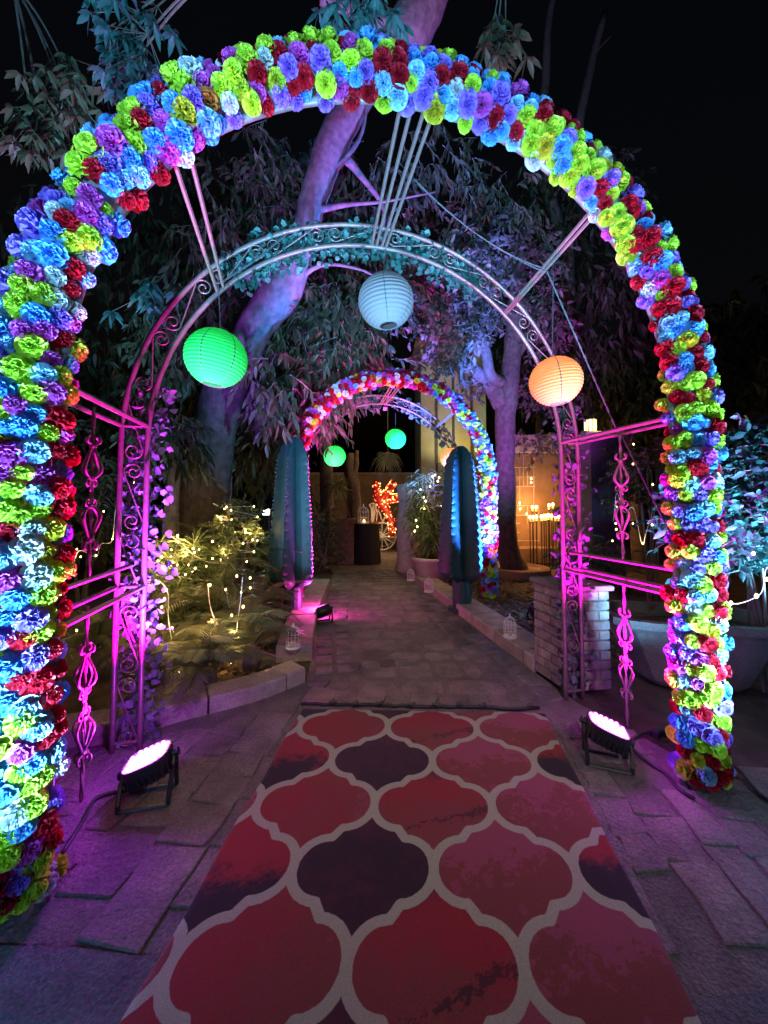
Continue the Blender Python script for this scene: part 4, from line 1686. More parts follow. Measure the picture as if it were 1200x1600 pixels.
CY = 9.3
random.seed(31)
for i, (px, py, hh) in enumerate(((832, 797, 0), (838, 797, 0), (858, 794, 0), (864, 793, 0), (828, 813, 0), (833, 813, 0), (838, 812, 0), (846, 812, 0), (850, 811, 0), (853, 811, 0), (857, 810, 0), (862, 811, 0), (868, 812, 0), (873, 812, 0))):
    q = P(px, py, CY + (.35 if py < 800 else 0))
    g_ = Vector((q.x, q.y, 0))
    lab = (['leftmost tall candle stand of the rear four by the brown wall', 'second tall candle stand of the rear four from the lattice', 'third tall candle stand of the rear four, beside the gap', 'rightmost tall candle stand of the rear four by the iron post']
           + [w + ' candle stand from the lattice in the low front row' for w in ('first', 'second', 'third', 'fourth', 'fifth', 'sixth', 'seventh', 'eighth', 'ninth', 'tenth')])[i]
    t = thing('candle_stand', lab, 'candle stand', tuple(g_), 'slim candle stands by the brown wall')
    mb = MB(); mb.tube([g_, q + Vector((0, 0, -.05))], .012, 5); mb.lathe([(.07, 0), (.07, .012), (.015, .02)], g_, 10); mb.lathe([(.012, -.06), (.045, -.045), (.045, -.035)], q, 8)
    mb.build('stand', M['dark_iron'], t)
    mb = MB(); mb.lathe([(.028, -.035), (.028, .035)], q, 8); mb.build('candle', M['wax'], t)
    mb = MB(); mb.ball(q + Vector((0, 0, .075)), .030, 7, 6, sz=1.5); mb.build('flame', M['flame'], t)
light('POINT', 'candle_glow', P(850, 800, CY - .2), (1, .45, .12), 60, size=.3)
light('POINT', 'candle_glow', P(838, 790, CY + .5), (1, .45, .12), 45, size=.2)

PY = 7.0
t = thing('gate_pillar', 'dark plum rendered pillar with pale cap behind the right side rails', 'pillar', (P(930, 0, PY).x, PY, 0))
mb = MB(); mb.box((P(931, 0, PY).x, PY + .3, 1.37), (.60, .6, 2.74), ch=.015); mb.build('shaft', M['purple_wall'], t)
mb = MB(); mb.box((P(931, 0, PY).x, PY + .3, 2.80), (.70, .7, .12), ch=.02); mb.build('cap', M['cap'], t)
q = P(932, 684, PY - .0) + Vector((0, .2, .12))
t = thing('pillar_lantern', 'square lit lantern standing on the plum pillar', 'lantern', tuple(q))
mb = MB(); mb.box(q + Vector((0, 0, .015)), (.20, .20, .03)); mb.build('base', M['dark_iron'], t)
mb = MB(); mb.box(q + Vector((0, 0, .14)), (.15, .15, .22), ch=.01); mb.build('glass', M['lampglass'], t)
mb = MB()
for sx in (-1, 1):
    for sy in (-1, 1):
        mb.box(q + Vector((sx * .08, sy * .08, .14)), (.015, .015, .23))
for (sx, sy) in ((0, -.082), (0, .082), (.082, 0), (-.082, 0)):
    mb.box(q + Vector((sx, sy, .14)), (.014, .014, .22))
mb.build('bars', M['dark_iron'], t)
mb = MB(); mb.lathe([(.14, .255), (.05, .32), (.015, .36)], q, 4); mb.build('roof', M['dark_iron'], t)
light('POINT', 'pillar_lantern_glow', q + Vector((0, -.25, .2)), (1, .7, .28), 7, size=.1)

# white floodlight on a post at left
q = P(416, 800, 9.0)
t = thing('white_floodlight', 'small bright white floodlight on a post left of the dark cactus', 'floodlight', (q.x, q.y, 0))
mb = MB(); mb.tube([(q.x + .02, q.y + .12, 0), (q.x + .02, q.y + .12, q.z)], .035, 8); mb.build('post', M['dark_iron'], t)
mb = MB(); mb.box(q + Vector((0, .05, 0)), (.20, .10, .18), ch=.02); mb.build('housing', M['dark_iron'], t)
mb = MB(); mb.box(q + Vector((0, -.01, 0)), (.15, .02, .13), ch=.004); mb.build('lamp_face', M['flood'], t)
light('SPOT', 'white_flood_beam', q + Vector((0, -.1, 0)), (.9, 1, .92), 70, q + Vector((.5, -3, -1.2)), 120, .8, .06)
# warm festoon light down the court
light('POINT', 'court_glow', (.2, 10.4, 4.2), (1, .66, .34), 75, size=.25)
t = thing('court_lamp', 'round lamp hung high over the far end of the path', 'lamp', (.2, 10.4, 4.5))
mb = MB(); mb.lathe([(.03, 4.62), (.16, 4.46), (.17, 4.44)], (.2, 10.4, 0), 14); mb.build('lamp_shade', M['dark_iron'], t)
mb = MB(); mb.tube([(.2, 10.4, 4.6), (.2, 10.4, 8)], .01, 4); mb.build('cord', M['black'], t)

# ------------------------------------------------------------------ trees
def tree(name, label, trunk_pts, limbs, clumps, leafmat, leaf, barkmat, n=8, tw=.4, hang=.8, spread=.7, seed=1, twigs=True, droop=.3, group=None, cat='tree'):
    random.seed(seed)
    base = trunk_pts[0][0] if trunk_pts else clumps[0][0]
    t = thing(name, label, cat, (base.x, base.y, 0), group)
    if trunk_pts:
        mb = MB()
        mb.tube(smooth_path([p for p, r in trunk_pts], 5), smooth_vals([r for p, r in trunk_pts], 5), 16, jitter=.13)
        mb.build('trunk', barkmat, t, True)
    for lb in limbs:
        mb = MB()
        mb.tube(smooth_path([p for p, r in lb], 5), smooth_vals([r for p, r in lb], 5), 10, jitter=.12)
        mb.build('limb', barkmat, t, True)
    L = Leaves()
    tm = MB() if twigs else None
    for (c, r, k) in clumps:
        sprays(L, tm, c, r, k, leaf, n, tw, hang, spread)
    o = L.build('crown', leafmat, t, droop)
    if twigs and tm.v:
        tm.build('twigs', M['twig'], t)
    return t


def R_(px, Y):
    return px / F * Y


# the leaning old tree at left
Y0 = 6.0
tp = [(318, 905, 48, 6.0), (320, 850, 42, 6.0), (324, 760, 37, 5.95), (340, 650, 33, 5.9), (372, 560, 29, 5.8), (410, 495, 27, 5.75), (440, 452, 31, 5.7), (468, 395, 22, 5.65), (490, 310, 22, 5.6), (513, 240, 24, 5.5), (545, 175, 25, 5.4), (592, 100, 27, 5.3), (640, 45, 34, 5.2), (672, -20, 34, 5.1), (700, -100, 32, 5.0)]
trunk = [(P(x, y, Y), R_(r, Y)) for x, y, r, Y in tp]
trunk[0] = (Vector((trunk[1][0].x - .02, trunk[1][0].y, -.05)), trunk[0][1] * 1.15)
limbs = [
    [(P(436, 450, 5.7), .16), (P(405, 440, 5.6), .12), (P(384, 425, 5.5), .07), (P(370, 380, 5.4), .03)],
    [(P(625, 60, 5.2), .2), (P(560, 20, 5.0), .09), (P(500, 0, 4.8), .05)],
    [(P(650, 35, 5.2), .18), (P(700, -20, 5.3), .10), (P(760, -60, 5.5), .06)],
    [(P(520, 225, 5.5), .10), (P(560, 270, 5.7), .05), (P(600, 330, 6.0), .03), (P(585, 400, 6.0), .02)],
    [(P(484, 330, 5.6), .07), (P(540, 320, 5.5), .035), (P(600, 315, 5.4), .02), (P(680, 300, 5.4), .012)],
    [(P(446, 452, 5.7), .06), (P(500, 415, 5.6), .03), (P(560, 420, 5.5), .02), (P(600, 440, 5.5), .012)],
    [(P(460, 405, 5.65), .05), (P(520, 380, 5.4), .03), (P(580, 395, 5.2), .02), (P(640, 375, 5.2), .012)],
    [(P(500, 290, 5.6), .06), (P(560, 220, 5.4), .03), (P(575, 150, 5.3), .02)],
]
cl = []
for (px, py, Y, rx, ry, k) in ((470, 560, 6.4, 90, 100, 190), (520, 520, 6.2, 60, 80, 120), (420, 640, 6.3, 70, 60, 110), (480, 640, 6.5, 45, 50, 60), (560, 560, 6.8, 60, 50, 80),
                               (480, 470, 6.6, 80, 60, 90), (560, 470, 6.8, 60, 50, 60), (400, 330, 6.5, 90, 90, 70), (330, 420, 6.3, 70, 80, 60), (270, 520, 5.8, 60, 90, 60), (560, 300, 6.8, 90, 90, 70),
                               (620, 420, 7.0, 60, 60, 50), (400, 240, 6.2, 80, 60, 30), (410, 700, 6.2, 40, 30, 50), (690, 250, 7.0, 90, 70, 40), (780, 320, 7.2, 70, 80, 40),
                               (310, 600, 6.6, 50, 60, 40), (425, 600, 5.0, 35, 50, 36)):
    cl.append((P(px, py, Y), (R_(rx, Y), .4, R_(ry, Y)), k))
tree('leaning_tree', 'big leaning tree with a thick pale trunk and drooping leaves left of the path', trunk, limbs, cl, M['leaf'], (.155, .054), M['trunk'], 11, .42, .72, .7, 7)

# bare pale twigs hanging from it behind the iron arch
random.seed(17)
# right-hand tree
Y1 = 8.6
trunk = [(Vector((P(793, 0, Y1).x, Y1, -.05)), R_(21, Y1)), (P(793, 850, Y1), R_(16, Y1)), (P(790, 760, Y1), R_(15, Y1)), (P(789, 680, Y1), R_(15, Y1)), (P(792, 620, Y1), R_(17, Y1)), (P(798, 575, Y1), R_(14, Y1)), (P(803, 520, Y1), R_(14, Y1)), (P(806, 470, Y1), R_(14, Y1)), (P(815, 400, Y1), R_(9, Y1)), (P(830, 330, Y1), R_(4, Y1))]
limbs = [
    [(P(786, 630, Y1), .24), (P(765, 600, Y1 - .1), .17), (P(738, 575, Y1 - .3), .13), (P(705, 555, Y1 - .4), .11), (P(685, 520, Y1 - .5), .09), (P(664, 480, Y1 - .6), .05), (P(640, 430, Y1 - .6), .025)],
    [(P(785, 600, Y1), .17), (P(766, 585, Y1 - .4), .12), (P(757, 540, Y1 - .5), .11), (P(742, 510, Y1 - .6), .09), (P(733, 470, Y1 - .7), .06), (P(728, 420, Y1 - .8), .03)],
    [(P(800, 560, Y1), .16), (P(815, 540, Y1), .12), (P(828, 520, Y1 + .1), .09), (P(850, 470, Y1), .05), (P(872, 420, Y1), .03)],
    [(P(742, 512, Y1 - .6), .05), (P(730, 548, Y1 - .2), .05), (P(720, 585, Y1), .05), (P(730, 605, Y1), .05)],
]
cl = []
for (px, py, Y, rx, ry, k) in ((690, 480, 7.9, 60, 40, 110), (735, 430, 7.8, 60, 45, 120), (780, 380, 8.0, 60, 40, 90), (710, 530, 7.6, 45, 25, 70), (760, 480, 8.2, 45, 40, 80), (830, 430, 8.3, 50, 60, 90),
                               (660, 430, 8.2, 45, 30, 60), (850, 510, 8.4, 35, 35, 50), (735, 350, 8.2, 70, 40, 70), (680, 560, 8.8, 35, 20, 30), (730, 590, 8.9, 30, 20, 24), (850, 610, 8.9, 40, 25, 40), (840, 690, 9.4, 30, 16, 24)):
    cl.append((P(px, py, Y), (R_(rx, Y), .8, R_(ry, Y)), k))
tree('forked_tree', 'forked tree with smooth limbs and small purple lit leaves right of the far arch', trunk, limbs, cl, M['leaf_small'], (.135, .066), M['trunk'], 10, .40, .25, .9, 9, droop=.2)
t = thing('tree_pit', 'low earthen ring round the foot of the forked tree', 'tree pit', (P(793, 0, Y1).x, Y1, 0))
mb = MB(); mb.lathe([(.75, -.02), (.72, .14), (.62, .16), (.55, .10)], (P(793, 0, Y1).x, Y1, 0), 22); mb.build('ring', M['adobe'], t)

# slim trunk by the left bed and its companions
q = [(P(262, 960, 5.0), R_(13, 5)), (P(268, 800, 5.0), R_(11, 5)), (P(272, 740, 5.0), R_(8, 5)), (P(274, 690, 5.0), R_(6, 5))]
tree('slim_tree', 'slim pale trunk with a small dark head beside the left garland', q, [], [(P(276, 690, 5), (.32, .3, .25), 40), (P(262, 660, 5), (.3, .3, .2), 30)], M['leaf_dark'], (.15, .04), M['trunk'], 9, .35, .6, .6, 23)

# dark background trees
BT = [(110, 640, 8.5, 140, 160, 240, 'broad dark tree crown behind the left side rails'), (-60, 420, 8.0, 110, 200, 150, 'dark tree mass at the far left beyond the flower arch'),
      (250, 330, 9.5, 170, 150, 230, 'dark tall crown rising behind the leaning tree'), (960, 520, 9.5, 90, 130, 260, 'dark leafy tree behind the right side rails'),
      (1120, 560, 8.5, 90, 110, 190, 'dim leafy tree at the far right above the cyan bush'), (1010, 650, 9.0, 80, 60, 150, 'low dim foliage tree between plum pillar and flower leg'),
      (900, 330, 11.5, 120, 120, 130, 'tall faint dark crown right of the iron arch'), (500, 330, 11.0, 200, 130, 200, 'faint dark crown filling the sky inside the near arch'), (850, 560, 12.0, 70, 80, 150, 'dark crown filling the gap right of the forked tree above the brown wall'), (430, 760, 12, 70, 60, 120, 'dark bushy tree in the garden behind the dark cactus')]
for i, (px, py, Y, rx, ry, k, lab) in enumerate(BT):
    c = P(px, py, Y)
    tr = [(Vector((c.x + .2, Y + .6, -.05)), .22), (Vector((c.x + .1, Y + .6, c.z * .5)), .17), (Vector((c.x, Y + .4, c.z)), .10)]
    tree('dark_tree', lab, tr, [], [(c, (R_(rx, Y), 1.3, R_(ry, Y)), k)], M['leaf_dark'], (.26, .085), M['darktrunk'], 10, .7, .7, .7, 40 + i, twigs=False)
# thin bare trunks in the dark at upper right
for i, pts in enumerate(([(885, 420, 13), (842, 250, 12), (852, 130, 12), (858, 30, 12), (880, -60, 12)], [(920, 420, 13), (900, 250, 13), (920, 120, 13), (945, 20, 13)])):
    pl = [P(*p) for p in pts]
    base = Vector((pl[0].x, pl[0].y, 0))
    t = thing('bare_tree', ('bare thin trunk rising in the dark just right of the arch crown', 'second bare trunk in the dark, further right and slanting', 'faint bare slanting branch trunk at the upper right')[i], 'tree', tuple(base))
    mb = MB(); mb.tube(smooth_path([base] + pl, 4), smooth_vals([.24, .20, .17, .14, .11, .08][:len(pl) + 1], 4), 8, jitter=.15); mb.build('trunk', M['darktrunk'], t, True)
    mb = MB(); mb.tube(smooth_path([pl[-2], pl[-2] + Vector((.2, 0, .8)), pl[-2] + Vector((.9, 0, 1.6))], 4), smooth_vals([.06, .04, .02], 4), 6, jitter=.2); mb.build('limb', M['darktrunk'], t, True)

# leafy boughs close to the flower hoop, lit cyan
def bough(label, root, tips, leaf, k, seed, m='leaf_glossy', n=6, rr=.10):
    random.seed(seed)
    t = thing('leafy_branch', label, 'branch', tuple(root))
    mb = MB(); L = Leaves()
    for tp_ in tips:
        pl = smooth_path([root, Vector(root).lerp(tp_, .5) + Vector((0, 0, .06)), tp_], 5)
        mb.tube(pl, [.012 - .008 * i / (len(pl) - 1) for i in range(len(pl))], 5)
        for _ in range(k):                           # palmate whorls of hanging leaflets
            p = Vector(tp_) + Vector((random.gauss(0, rr), random.gauss(0, rr), random.gauss(0, rr)))
            mb.tube([p, pl[-3]], .003, 3)
            a0 = random.uniform(0, 6)
            for i in range(n):
                a = a0 + 2 * PI * i / n
                L.put(p, Vector((math.cos(a), math.sin(a), -.75 + random.uniform(-.3, .2))), leaf[0] * random.uniform(.75, 1.2), leaf[1] * random.uniform(.8, 1.2))
    mb.build('twig', M['twig'], t)
    L.build('foliage', M[m], t, .3)
    return t


bough('leafy branch lit cyan above the left shoulder of the near arch', P(330, -40, 2.7), [P(185, 40, 2.6), P(205, 85, 2.6), P(195, 120, 2.6), P(225, 30, 2.7)], (.11, .038), 12, 51)
bough('drooping leafy branch with grey purple leaves outside the upper left of the near arch', P(20, -30, 2.9), [P(65, 185, 2.8), P(95, 140, 2.8), P(120, 180, 2.8), P(75, 225, 2.8), P(110, 120, 2.8), P(50, 220, 2.8)], (.11, .034), 13, 52, 'leaf')
bough('bright cyan leafy branch at the top beside the leaning trunk', P(540, -60, 3.6), [P(545, 15, 3.5), P(575, 20, 3.5), P(520, 40, 3.5), P(600, 10, 3.5)], (.16, .05), 7, 53)
bough('dim grey leafy branch hanging above the right of the arch crown', P(790, -60, 3.6), [P(770, 45, 3.5), P(790, 60, 3.5), P(775, 80, 3.5)], (.17, .06), 7, 54, 'leaf')
bough('small leafy sprig left of the green lantern', P(200, 480, 4.4), [P(235, 460, 4.3), P(215, 470, 4.3)], (.16, .05), 5, 55)

# ------------------------------------------------------------------ shrubs and bed plants
def shrub(label, c, r, k, leaf, m, seed, n=9, tw=.3, name='shrub', hang=.1, spread=.9):
    random.seed(seed)
    c = Vector(c)
    t = thing(name, label, 'shrub', (c.x, c.y, 0))
    mb = MB()
    for i in range(7):
        a = random.uniform(0, 2 * PI)
        e = c + Vector((math.cos(a) * r[0] * .6, math.sin(a) * r[1] * .6, random.uniform(-.3, .6) * r[2]))
        mb.tube(smooth_path([Vector((c.x + random.gauss(0, .05), c.y + random.gauss(0, .05), 0)), Vector((c.x, c.y, c.z * .5)).lerp(e, .4), e], 4), .012, 5)
    L = Leaves()
    sprays(L, mb, c, r, k, leaf, n, tw, hang, spread, root=(c.x, c.y, c.z - r[2]))
    mb.build('stems', M['twig'], t)
    L.build('foliage', m, t, .25)
    return t


shrub('big glossy shrub lit cyan at the right edge behind the flower leg', P(1192, 782, 3.15), (.66, .5, .58), 760, (.085, .045), M['leaf_glossy'], 61)
shrub('dim tangled shrub above the plum rails right of the pillar', P(1015, 745, 5.4), (.42, .5, .6), 110, (.10, .05), M['leaf_dark'], 62)
shrub('dark hedge shrub behind the left rails, left of the garland', P(130, 790, 5.6), (1.1, .6, .8), 260, (.13, .045), M['leaf_dark'], 63)
shrub('dim shrub at the far left behind the flower leg', P(20, 720, 5.0), (.8, .6, .9), 150, (.13, .045), M['leaf_dark'], 64)
shrub('upright shrub wrapped in fairy lights beside the leaning trunk', P(376, 832, 4.9), (.27, .25, .36), 110, (.11, .03), M['bamboo'], 65, tw=.2)
shrub('low dark shrub behind the dark cactus at the garden edge', P(395, 880, 7.5), (.7, .5, .35), 110, (.13, .04), M['leaf'], 66)
shrub('slender dark shrub left of the far brick pillar', P(505, 840, 9.0), (.45, .4, .75), 130, (.12, .035), M['leaf'], 67)
shrub('grassy dark plant at the foot of the plum pillar', P(925, 880, 5.6), (.45, .3, .25), 80, (.2, .02), M['leaf_dark'], 68)


def palm(base, label, nf, ln, seed, m='palm', tilt=.9, leafl=.16, grp=None, up=.2):
    random.seed(seed)
    base = Vector(base)
    t = thing('palm_plant', label, 'plant', tuple(base), grp)
    mb = MB()
    mb.lathe([(.09, 0), (.11, .08), (.09, up - .04), (.03, up + .04)], base, 10)
    mb.build('stump', M['darktrunk'], t)
    rm = MB(); L = Leaves()
    for k in range(nf):
        a = 2 * PI * k / nf + random.uniform(-.3, .3)
        el = random.uniform(.15, 1.25)
        d = Vector((math.cos(a) * math.cos(el), math.sin(a) * math.cos(el), math.sin(el)))
        l = ln * random.uniform(.75, 1.15)
        p0 = base + Vector((0, 0, up))
        p1 = p0 + d * l * .5
        p2 = p0 + d * l + Vector((math.cos(a) * .15 * l, math.sin(a) * .15 * l, -.42 * l * tilt))
        pl = smooth_path([p0, p1, p2], 9)
        rm.tube(pl, [.007 - .005 * i / (len(pl) - 1) for i in range(len(pl))], 4)
        for i in range(3, len(pl)):
            T = (pl[i] - pl[i - 1]).normalized()
            sd = T.cross(Vector((0, 0, 1))).normalized()
            f = math.sin(PI * (i / len(pl)) ** .8) * .8 + .25
            for s in (-1, 1):
                for sub in (0, .5):
                    p = pl[i - 1].lerp(pl[i], sub)
                    L.put(p, T * .65 + sd * s + Vector((0, 0, .12)), leafl * f * random.uniform(.85, 1.15), .013, T.cross(sd * s) * s + Vector((0, 0, .2)))
    rm.build('frond_stalks', M['palm'], t)
    o = L.build('frond', M[m], t, .3)
    return t


PALMS = [(318, 1085, 15, .62, 'arching palm plant in the left bed nearest the kerb'), (390, 1045, 15, .70, 'arching palm plant at the right end of the left bed'), (255, 1060, 14, .62, 'palm plant pressed against the left garland'),
         (330, 1010, 16, .85, 'larger palm plant in the middle of the left bed'), (275, 985, 16, .95, 'tall spiky palm plant behind the left garland'), (395, 985, 14, .75, 'palm plant behind the fairy light loop of the left bed'),
         (340, 965, 18, 1.15, 'tallest spiky palm plant below the leaning trunk'), (150, 1050, 14, .7, 'dim palm plant seen between the left rails')]
for i, (px, py, nf, ln, lab) in enumerate(PALMS):
    q = G(px, py)
    palm((q.x, q.y, 0), lab, nf, ln, 70 + i, tilt=1.0 if i < 4 else .7, up=.2 if i < 3 else (.35, .55, .3, .62, .2)[i - 3])
for i, (px, py, Y, lab) in enumerate(((285, 872, 4.5, 'spiky grass clump lit yellow next to the garland'), (328, 872, 4.55, 'spiky grass clump lit yellow before the leaning trunk'), (352, 905, 4.2, 'spiky grass clump low in front of the upright shrub'), (262, 930, 4.0, 'spiky grass clump low behind the garland'))):
    random.seed(150 + i)
    c = P(px, py, Y)
    t = thing('grass_clump', lab, 'plant', (c.x, c.y, 0))
    L = Leaves()
    mb = MB()
    for k in range(9):
        e = c + Vector((random.gauss(0, .16), random.gauss(0, .12), random.uniform(-.35, .2)))
        mb.tube(smooth_path([Vector((c.x + random.gauss(0, .06), c.y + random.gauss(0, .06), 0)), Vector((c.x, c.y, e.z * .6)), e], 4), .009, 4)
        for _ in range(38):
            L.put(e + Vector((0, 0, random.uniform(-.15, .05))), Vector((random.gauss(0, 1), random.gauss(0, 1), random.gauss(.5, .6))), random.uniform(.16, .36), random.uniform(.010, .018))
    mb.build('stems', M['bamboo'], t)
    L.build('blades', M['bamboo'], t, .35)['kind'] = 'stuff'
# spiky yucca head on the far brick pillar
q = P(530, 772, 10.1)
t = thing('yucca_plant', 'thin stemmed spiky yucca above the far brick pillar', 'plant', (P(545, 0, 10.1).x, 10.1, 1.12))
mb = MB(); mb.tube(smooth_path([P(547, 812, 10.1), P(541, 785, 10.1), P(533, 765, 10.1)], 4), .022, 6); mb.build('stem', M['darktrunk'], t)
L = Leaves()
for c_ in (P(527, 755, 10.1), P(534, 764, 10.1)):
    for _ in range(45):
        L.put(c_, Vector((random.gauss(0, 1), random.gauss(0, 1), random.gauss(.1, .8))), random.uniform(.25, .5), .03)
L.build('leaf', M['bamboo'], t, .35)['kind'] = 'stuff'

# fallen leaves on the right bed and round the kerbs
random.seed(77)
L = Leaves()
for _ in range(2600):
    Y = random.uniform(3.6, 9)
    rx = edge_x(RIGHT_EDGE, Y)
    if rx is None:
        continue
    x = rx + .38 + abs(random.gauss(0, 1.0))
    a = random.uniform(0, 2 * PI)
    L.put((x, Y, random.uniform(-.02, .03)), (math.cos(a), math.sin(a), random.uniform(-.1, .3)), random.uniform(.05, .11), random.uniform(.02, .04))
for _ in range(900):
    Y = random.uniform(3.4, 8)
    lx = edge_x(LEFT_EDGE, Y)
    if lx is None:
        continue
    x = lx - .40 - abs(random.gauss(0, .7))
    a = random.uniform(0, 2 * PI)
    L.put((x, Y, random.uniform(-.02, .03)), (math.cos(a), math.sin(a), random.uniform(-.1, .3)), random.uniform(.05, .11), random.uniform(.02, .04))
tag(L.build('fallen_leaves', M['dry'], None, .1), 'dry brown leaves strewn over the planting beds', 'leaf litter', kind='stuff')

# ------------------------------------------------------------------ fairy lights
bulb_mb = MB(); bulb_mb.ball((0, 0, 0), 1, 7, 6, sz=1.3)
_o = bulb_mb.build('bulb', M['bulb'], None, True)
BULB = _o.data
bpy.data.objects.remove(_o)


def fairy(label, pts, bulbs, glows=1, watts=1.2, cord=.003, r=.0095, dense=8, cmat='cord'):
    """cord through pts; bulbs are given as points"""
    t = thing('fairy_lights', label, 'string lights', tuple(pts[0]))
    if len(pts) > 1:
        mb = MB(); mb.tube(smooth_path(pts, dense), cord, 5); mb.build('cord', M[cmat], t, True)
    for b_ in bulbs:
        inst('bulb', BULB, t, b_, None, r * random.uniform(.85, 1.15))
        mb = MB()
    k = max(1, len(bulbs) // max(glows, 1))
    for b_ in bulbs[::k][:glows]:
        light('POINT', 'fairy_glow', Vector(b_) + Vector((0, -.05, .03)), WARM, watts * 1.35, size=.03)
    return t


random.seed(90)
Yb = 3.35
fairy('fairy light cord hanging straight down beside the left garland', [P(247, 905, Yb), P(262, 925, Yb), P(263, 965, Yb), P(268, 1000, Yb), P(267, 1025, Yb), P(275, 1045, Yb - .1), P(265, 1065, Yb - .1)],
      [P(260, 922, Yb), P(269, 981, Yb), P(272, 1030, Yb), P(258, 1085, Yb)], 3, 1.6)
fairy('fairy light cord looping in a deep V over the palms of the left bed', [P(325, 912, Yb), P(328, 945, Yb), P(338, 972, Yb), P(350, 980, Yb), P(368, 988, Yb), P(372, 965, Yb), P(377, 930, Yb), P(379, 902, Yb)],
      [P(328, 914, Yb), P(332, 972, Yb), P(366, 988, Yb), P(372, 995, Yb), P(380, 948, Yb), P(370, 900, Yb), P(391, 903, Yb)], 4, 1.8)
Yc = 4.3
fairy('fairy light cord strung across the tall spiky palm below the leaning trunk', [P(262, 835, Yc), P(285, 850, Yc), P(300, 865, Yc), P(325, 878, Yc), P(350, 880, Yc)],
      [P(267, 836, Yc), P(277, 838, Yc), P(288, 844, Yc), P(302, 857, Yc), P(291, 865, Yc), P(332, 846, Yc), P(345, 875, Yc), P(305, 888, Yc), P(267, 870, Yc)], 5, 2.6)
fairy('lower fairy light cord sagging between garland and palm', [P(246, 875, Yc), P(262, 885, Yc), P(281, 900, Yc), P(300, 905, Yc)], [P(247, 877, Yc), P(247, 901, Yc), P(281, 900, Yc)], 2, 1.8)
bl = []
for _ in range(24):
    a = random.uniform(0, 2 * PI)
    z = random.uniform(-1, 1)
    bl.append(P(376, 835, 4.9) + Vector((math.cos(a) * .26 * math.sqrt(1 - z * z * .6), -abs(math.sin(a)) * .25, z * .36)))
fairy('fairy lights wound round the upright shrub beside the leaning trunk', sorted(bl, key=lambda v: v.z), bl, 4, 2.0, .003, .010, 4)
Yd = 4.6
fairy('fairy lights tangled in the dark hedge behind the left rails', [P(115, 880, Yd), P(125, 860, Yd), P(150, 870, Yd), P(158, 850, Yd), P(175, 845, Yd), P(180, 800, Yd), P(185, 770, Yd)],
      [P(118, 868, Yd), P(120, 858, Yd), P(126, 870, Yd), P(115, 895, Yd), P(151, 858, Yd), P(150, 868, Yd), P(176, 842, Yd), P(185, 806, Yd), P(162, 799, Yd), P(209, 754, Yd)], 3, 1.6)
fairy('fairy lights low on the ground behind the lower left rails', [P(100, 1000, 4), P(140, 995, 4), P(165, 1000, 4)], [P(120, 985, 4), P(163, 999, 4), P(140, 1003, 4), P(133, 1015, 4)], 1, 1.5)
Ye = 4.6
fairy('fairy lights hanging behind the scrollwork of the right side rails', [P(958, 815, Ye), P(960, 800, Ye), P(964, 770, Ye), P(975, 800, Ye), P(990, 795, Ye), P(1003, 850, Ye), P(1010, 830, Ye), P(1020, 800, Ye)],
      [P(989, 725, Ye), P(964, 791, Ye), P(962, 818, Ye), P(963, 827, Ye), P(989, 818, Ye), P(1004, 849, Ye), P(957, 845, Ye), P(1020, 757, Ye), P(1019, 820, Ye), P(990, 694, Ye)], 2, 1.2)
Yf = 2.55
fairy('fairy light cord sagging from the right flower leg to the picture edge', [P(1118, 915, 2.2), P(1130, 933, Yf), P(1142, 943, Yf), P(1165, 940, Yf), P(1190, 925, Yf), P(1197, 890, Yf), P(1210, 880, Yf)],
      [P(1142, 942, Yf), P(1182, 931, Yf), P(1198, 905, Yf), P(1177, 865, Yf)], 1, .8, r=.010)
fairy('fairy lights in the upper right foliage above the cyan bush', [P(1176, 695, 3.6), P(1150, 690, 3.8), P(1145, 683, 3.8)], [P(1176, 695, 3.6), P(1145, 682, 3.8)], 1, 1.2)
random.seed(91)
bl = []
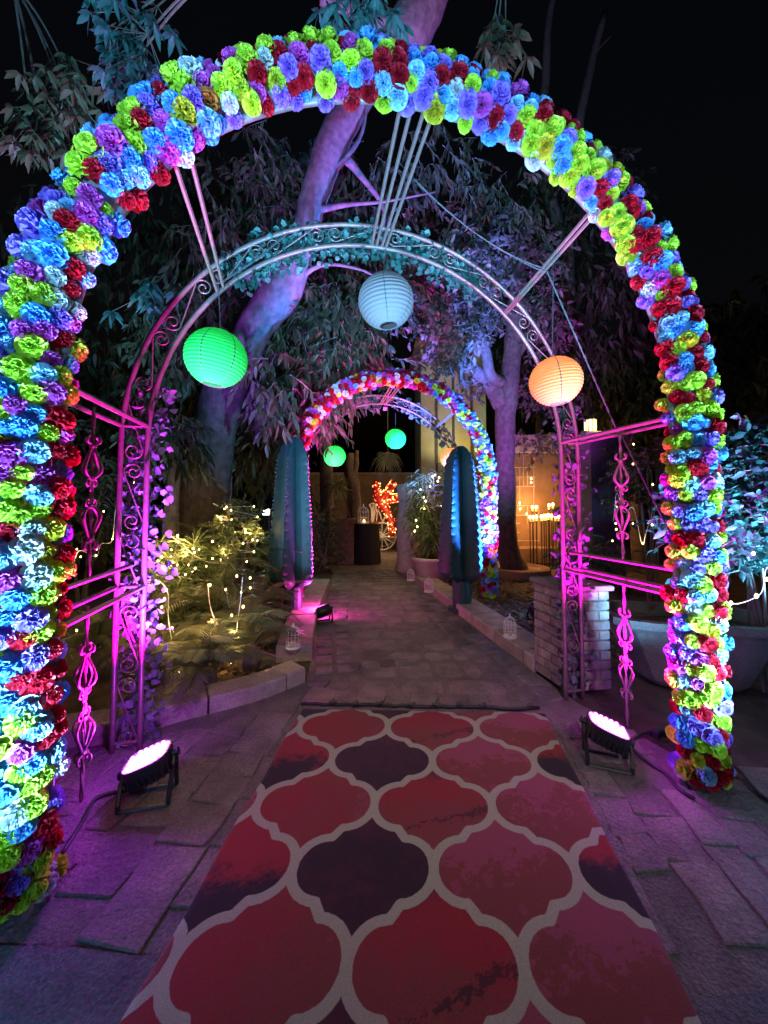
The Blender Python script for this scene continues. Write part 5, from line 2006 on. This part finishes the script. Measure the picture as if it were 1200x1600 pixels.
for (px, py) in ((657, 765), (662, 777), (665, 783), (663, 795), (650, 813), (652, 823), (648, 830), (680, 742), (676, 745), (684, 752), (686, 746), (672, 760), (700, 755), (698, 770), (690, 790)):
    bl.append(P(px, py, BAMBOO.y - .45))
fairy('fairy lights in the potted bamboo left of the blue lit cactus', sorted(bl, key=lambda v: v.z), bl, 5, 2.6, .0018, .014, 2, 'wire')

for i, (lab, box, Yg, n_) in enumerate((('scattered fairy lights low over the palms of the left bed', (250, 410, 900, 1075), 3.5, 16), ('scattered fairy lights in the grass clumps below the leaning trunk', (250, 345, 830, 900), 4.2, 15))):
    random.seed(200 + i)
    bl = sorted([P(random.uniform(box[0], box[1]), random.uniform(box[2], box[3]), Yg + random.uniform(-.15, .3)) for _ in range(n_)], key=lambda v: v.x)
    fairy(lab, bl, bl, 4, 1.6, .0018, .009, 2, 'wire')
# wires strung across the arches and the chain on the right
def chain(label, a, b, sag, r, name='wire_strand', link=False):
    a, b = Vector(a), Vector(b)
    n = 40
    pts = [a.lerp(b, k / n) + Vector((0, 0, -sag * 4 * (k / n) * (1 - k / n))) for k in range(n + 1)]
    mb = MB()
    for ph in (0, PI):
        mb.tube([p + Vector((math.cos(i * 1.2 + ph), 0, math.sin(i * 1.2 + ph))) * r for i, p in enumerate(pts)], r * .9, 4)
    tag(mb.build(name, M['wire'], None, True), label, 'wire')


chain('upper twisted wire from the top of the arch to the right strut', P(625, 255, 2.3), stR, .10, .0026)
chain('lower twisted wire from the top of the arch to the right strut', P(640, 275, 2.5), stR + Vector((-.01, 0, -.02)), .07, .0026)
chain('twisted wire from the left strut up to the iron arch crown', stL, P(470, 345, 2.62), .03, .004)
chain('thin twisted cord falling from the right strut past the plum pillar to the rails', stR, A1.R.lerp(B1.R, .5) + Vector((0, 0, 2.0)), .0, .004)
chain('thin twisted cord falling from the right rails to the right flower leg', A1.R.lerp(B1.R, .48) + Vector((0, 0, 2.0)), A1.R + Vector((0, .06, 1.2)), .0, .004)
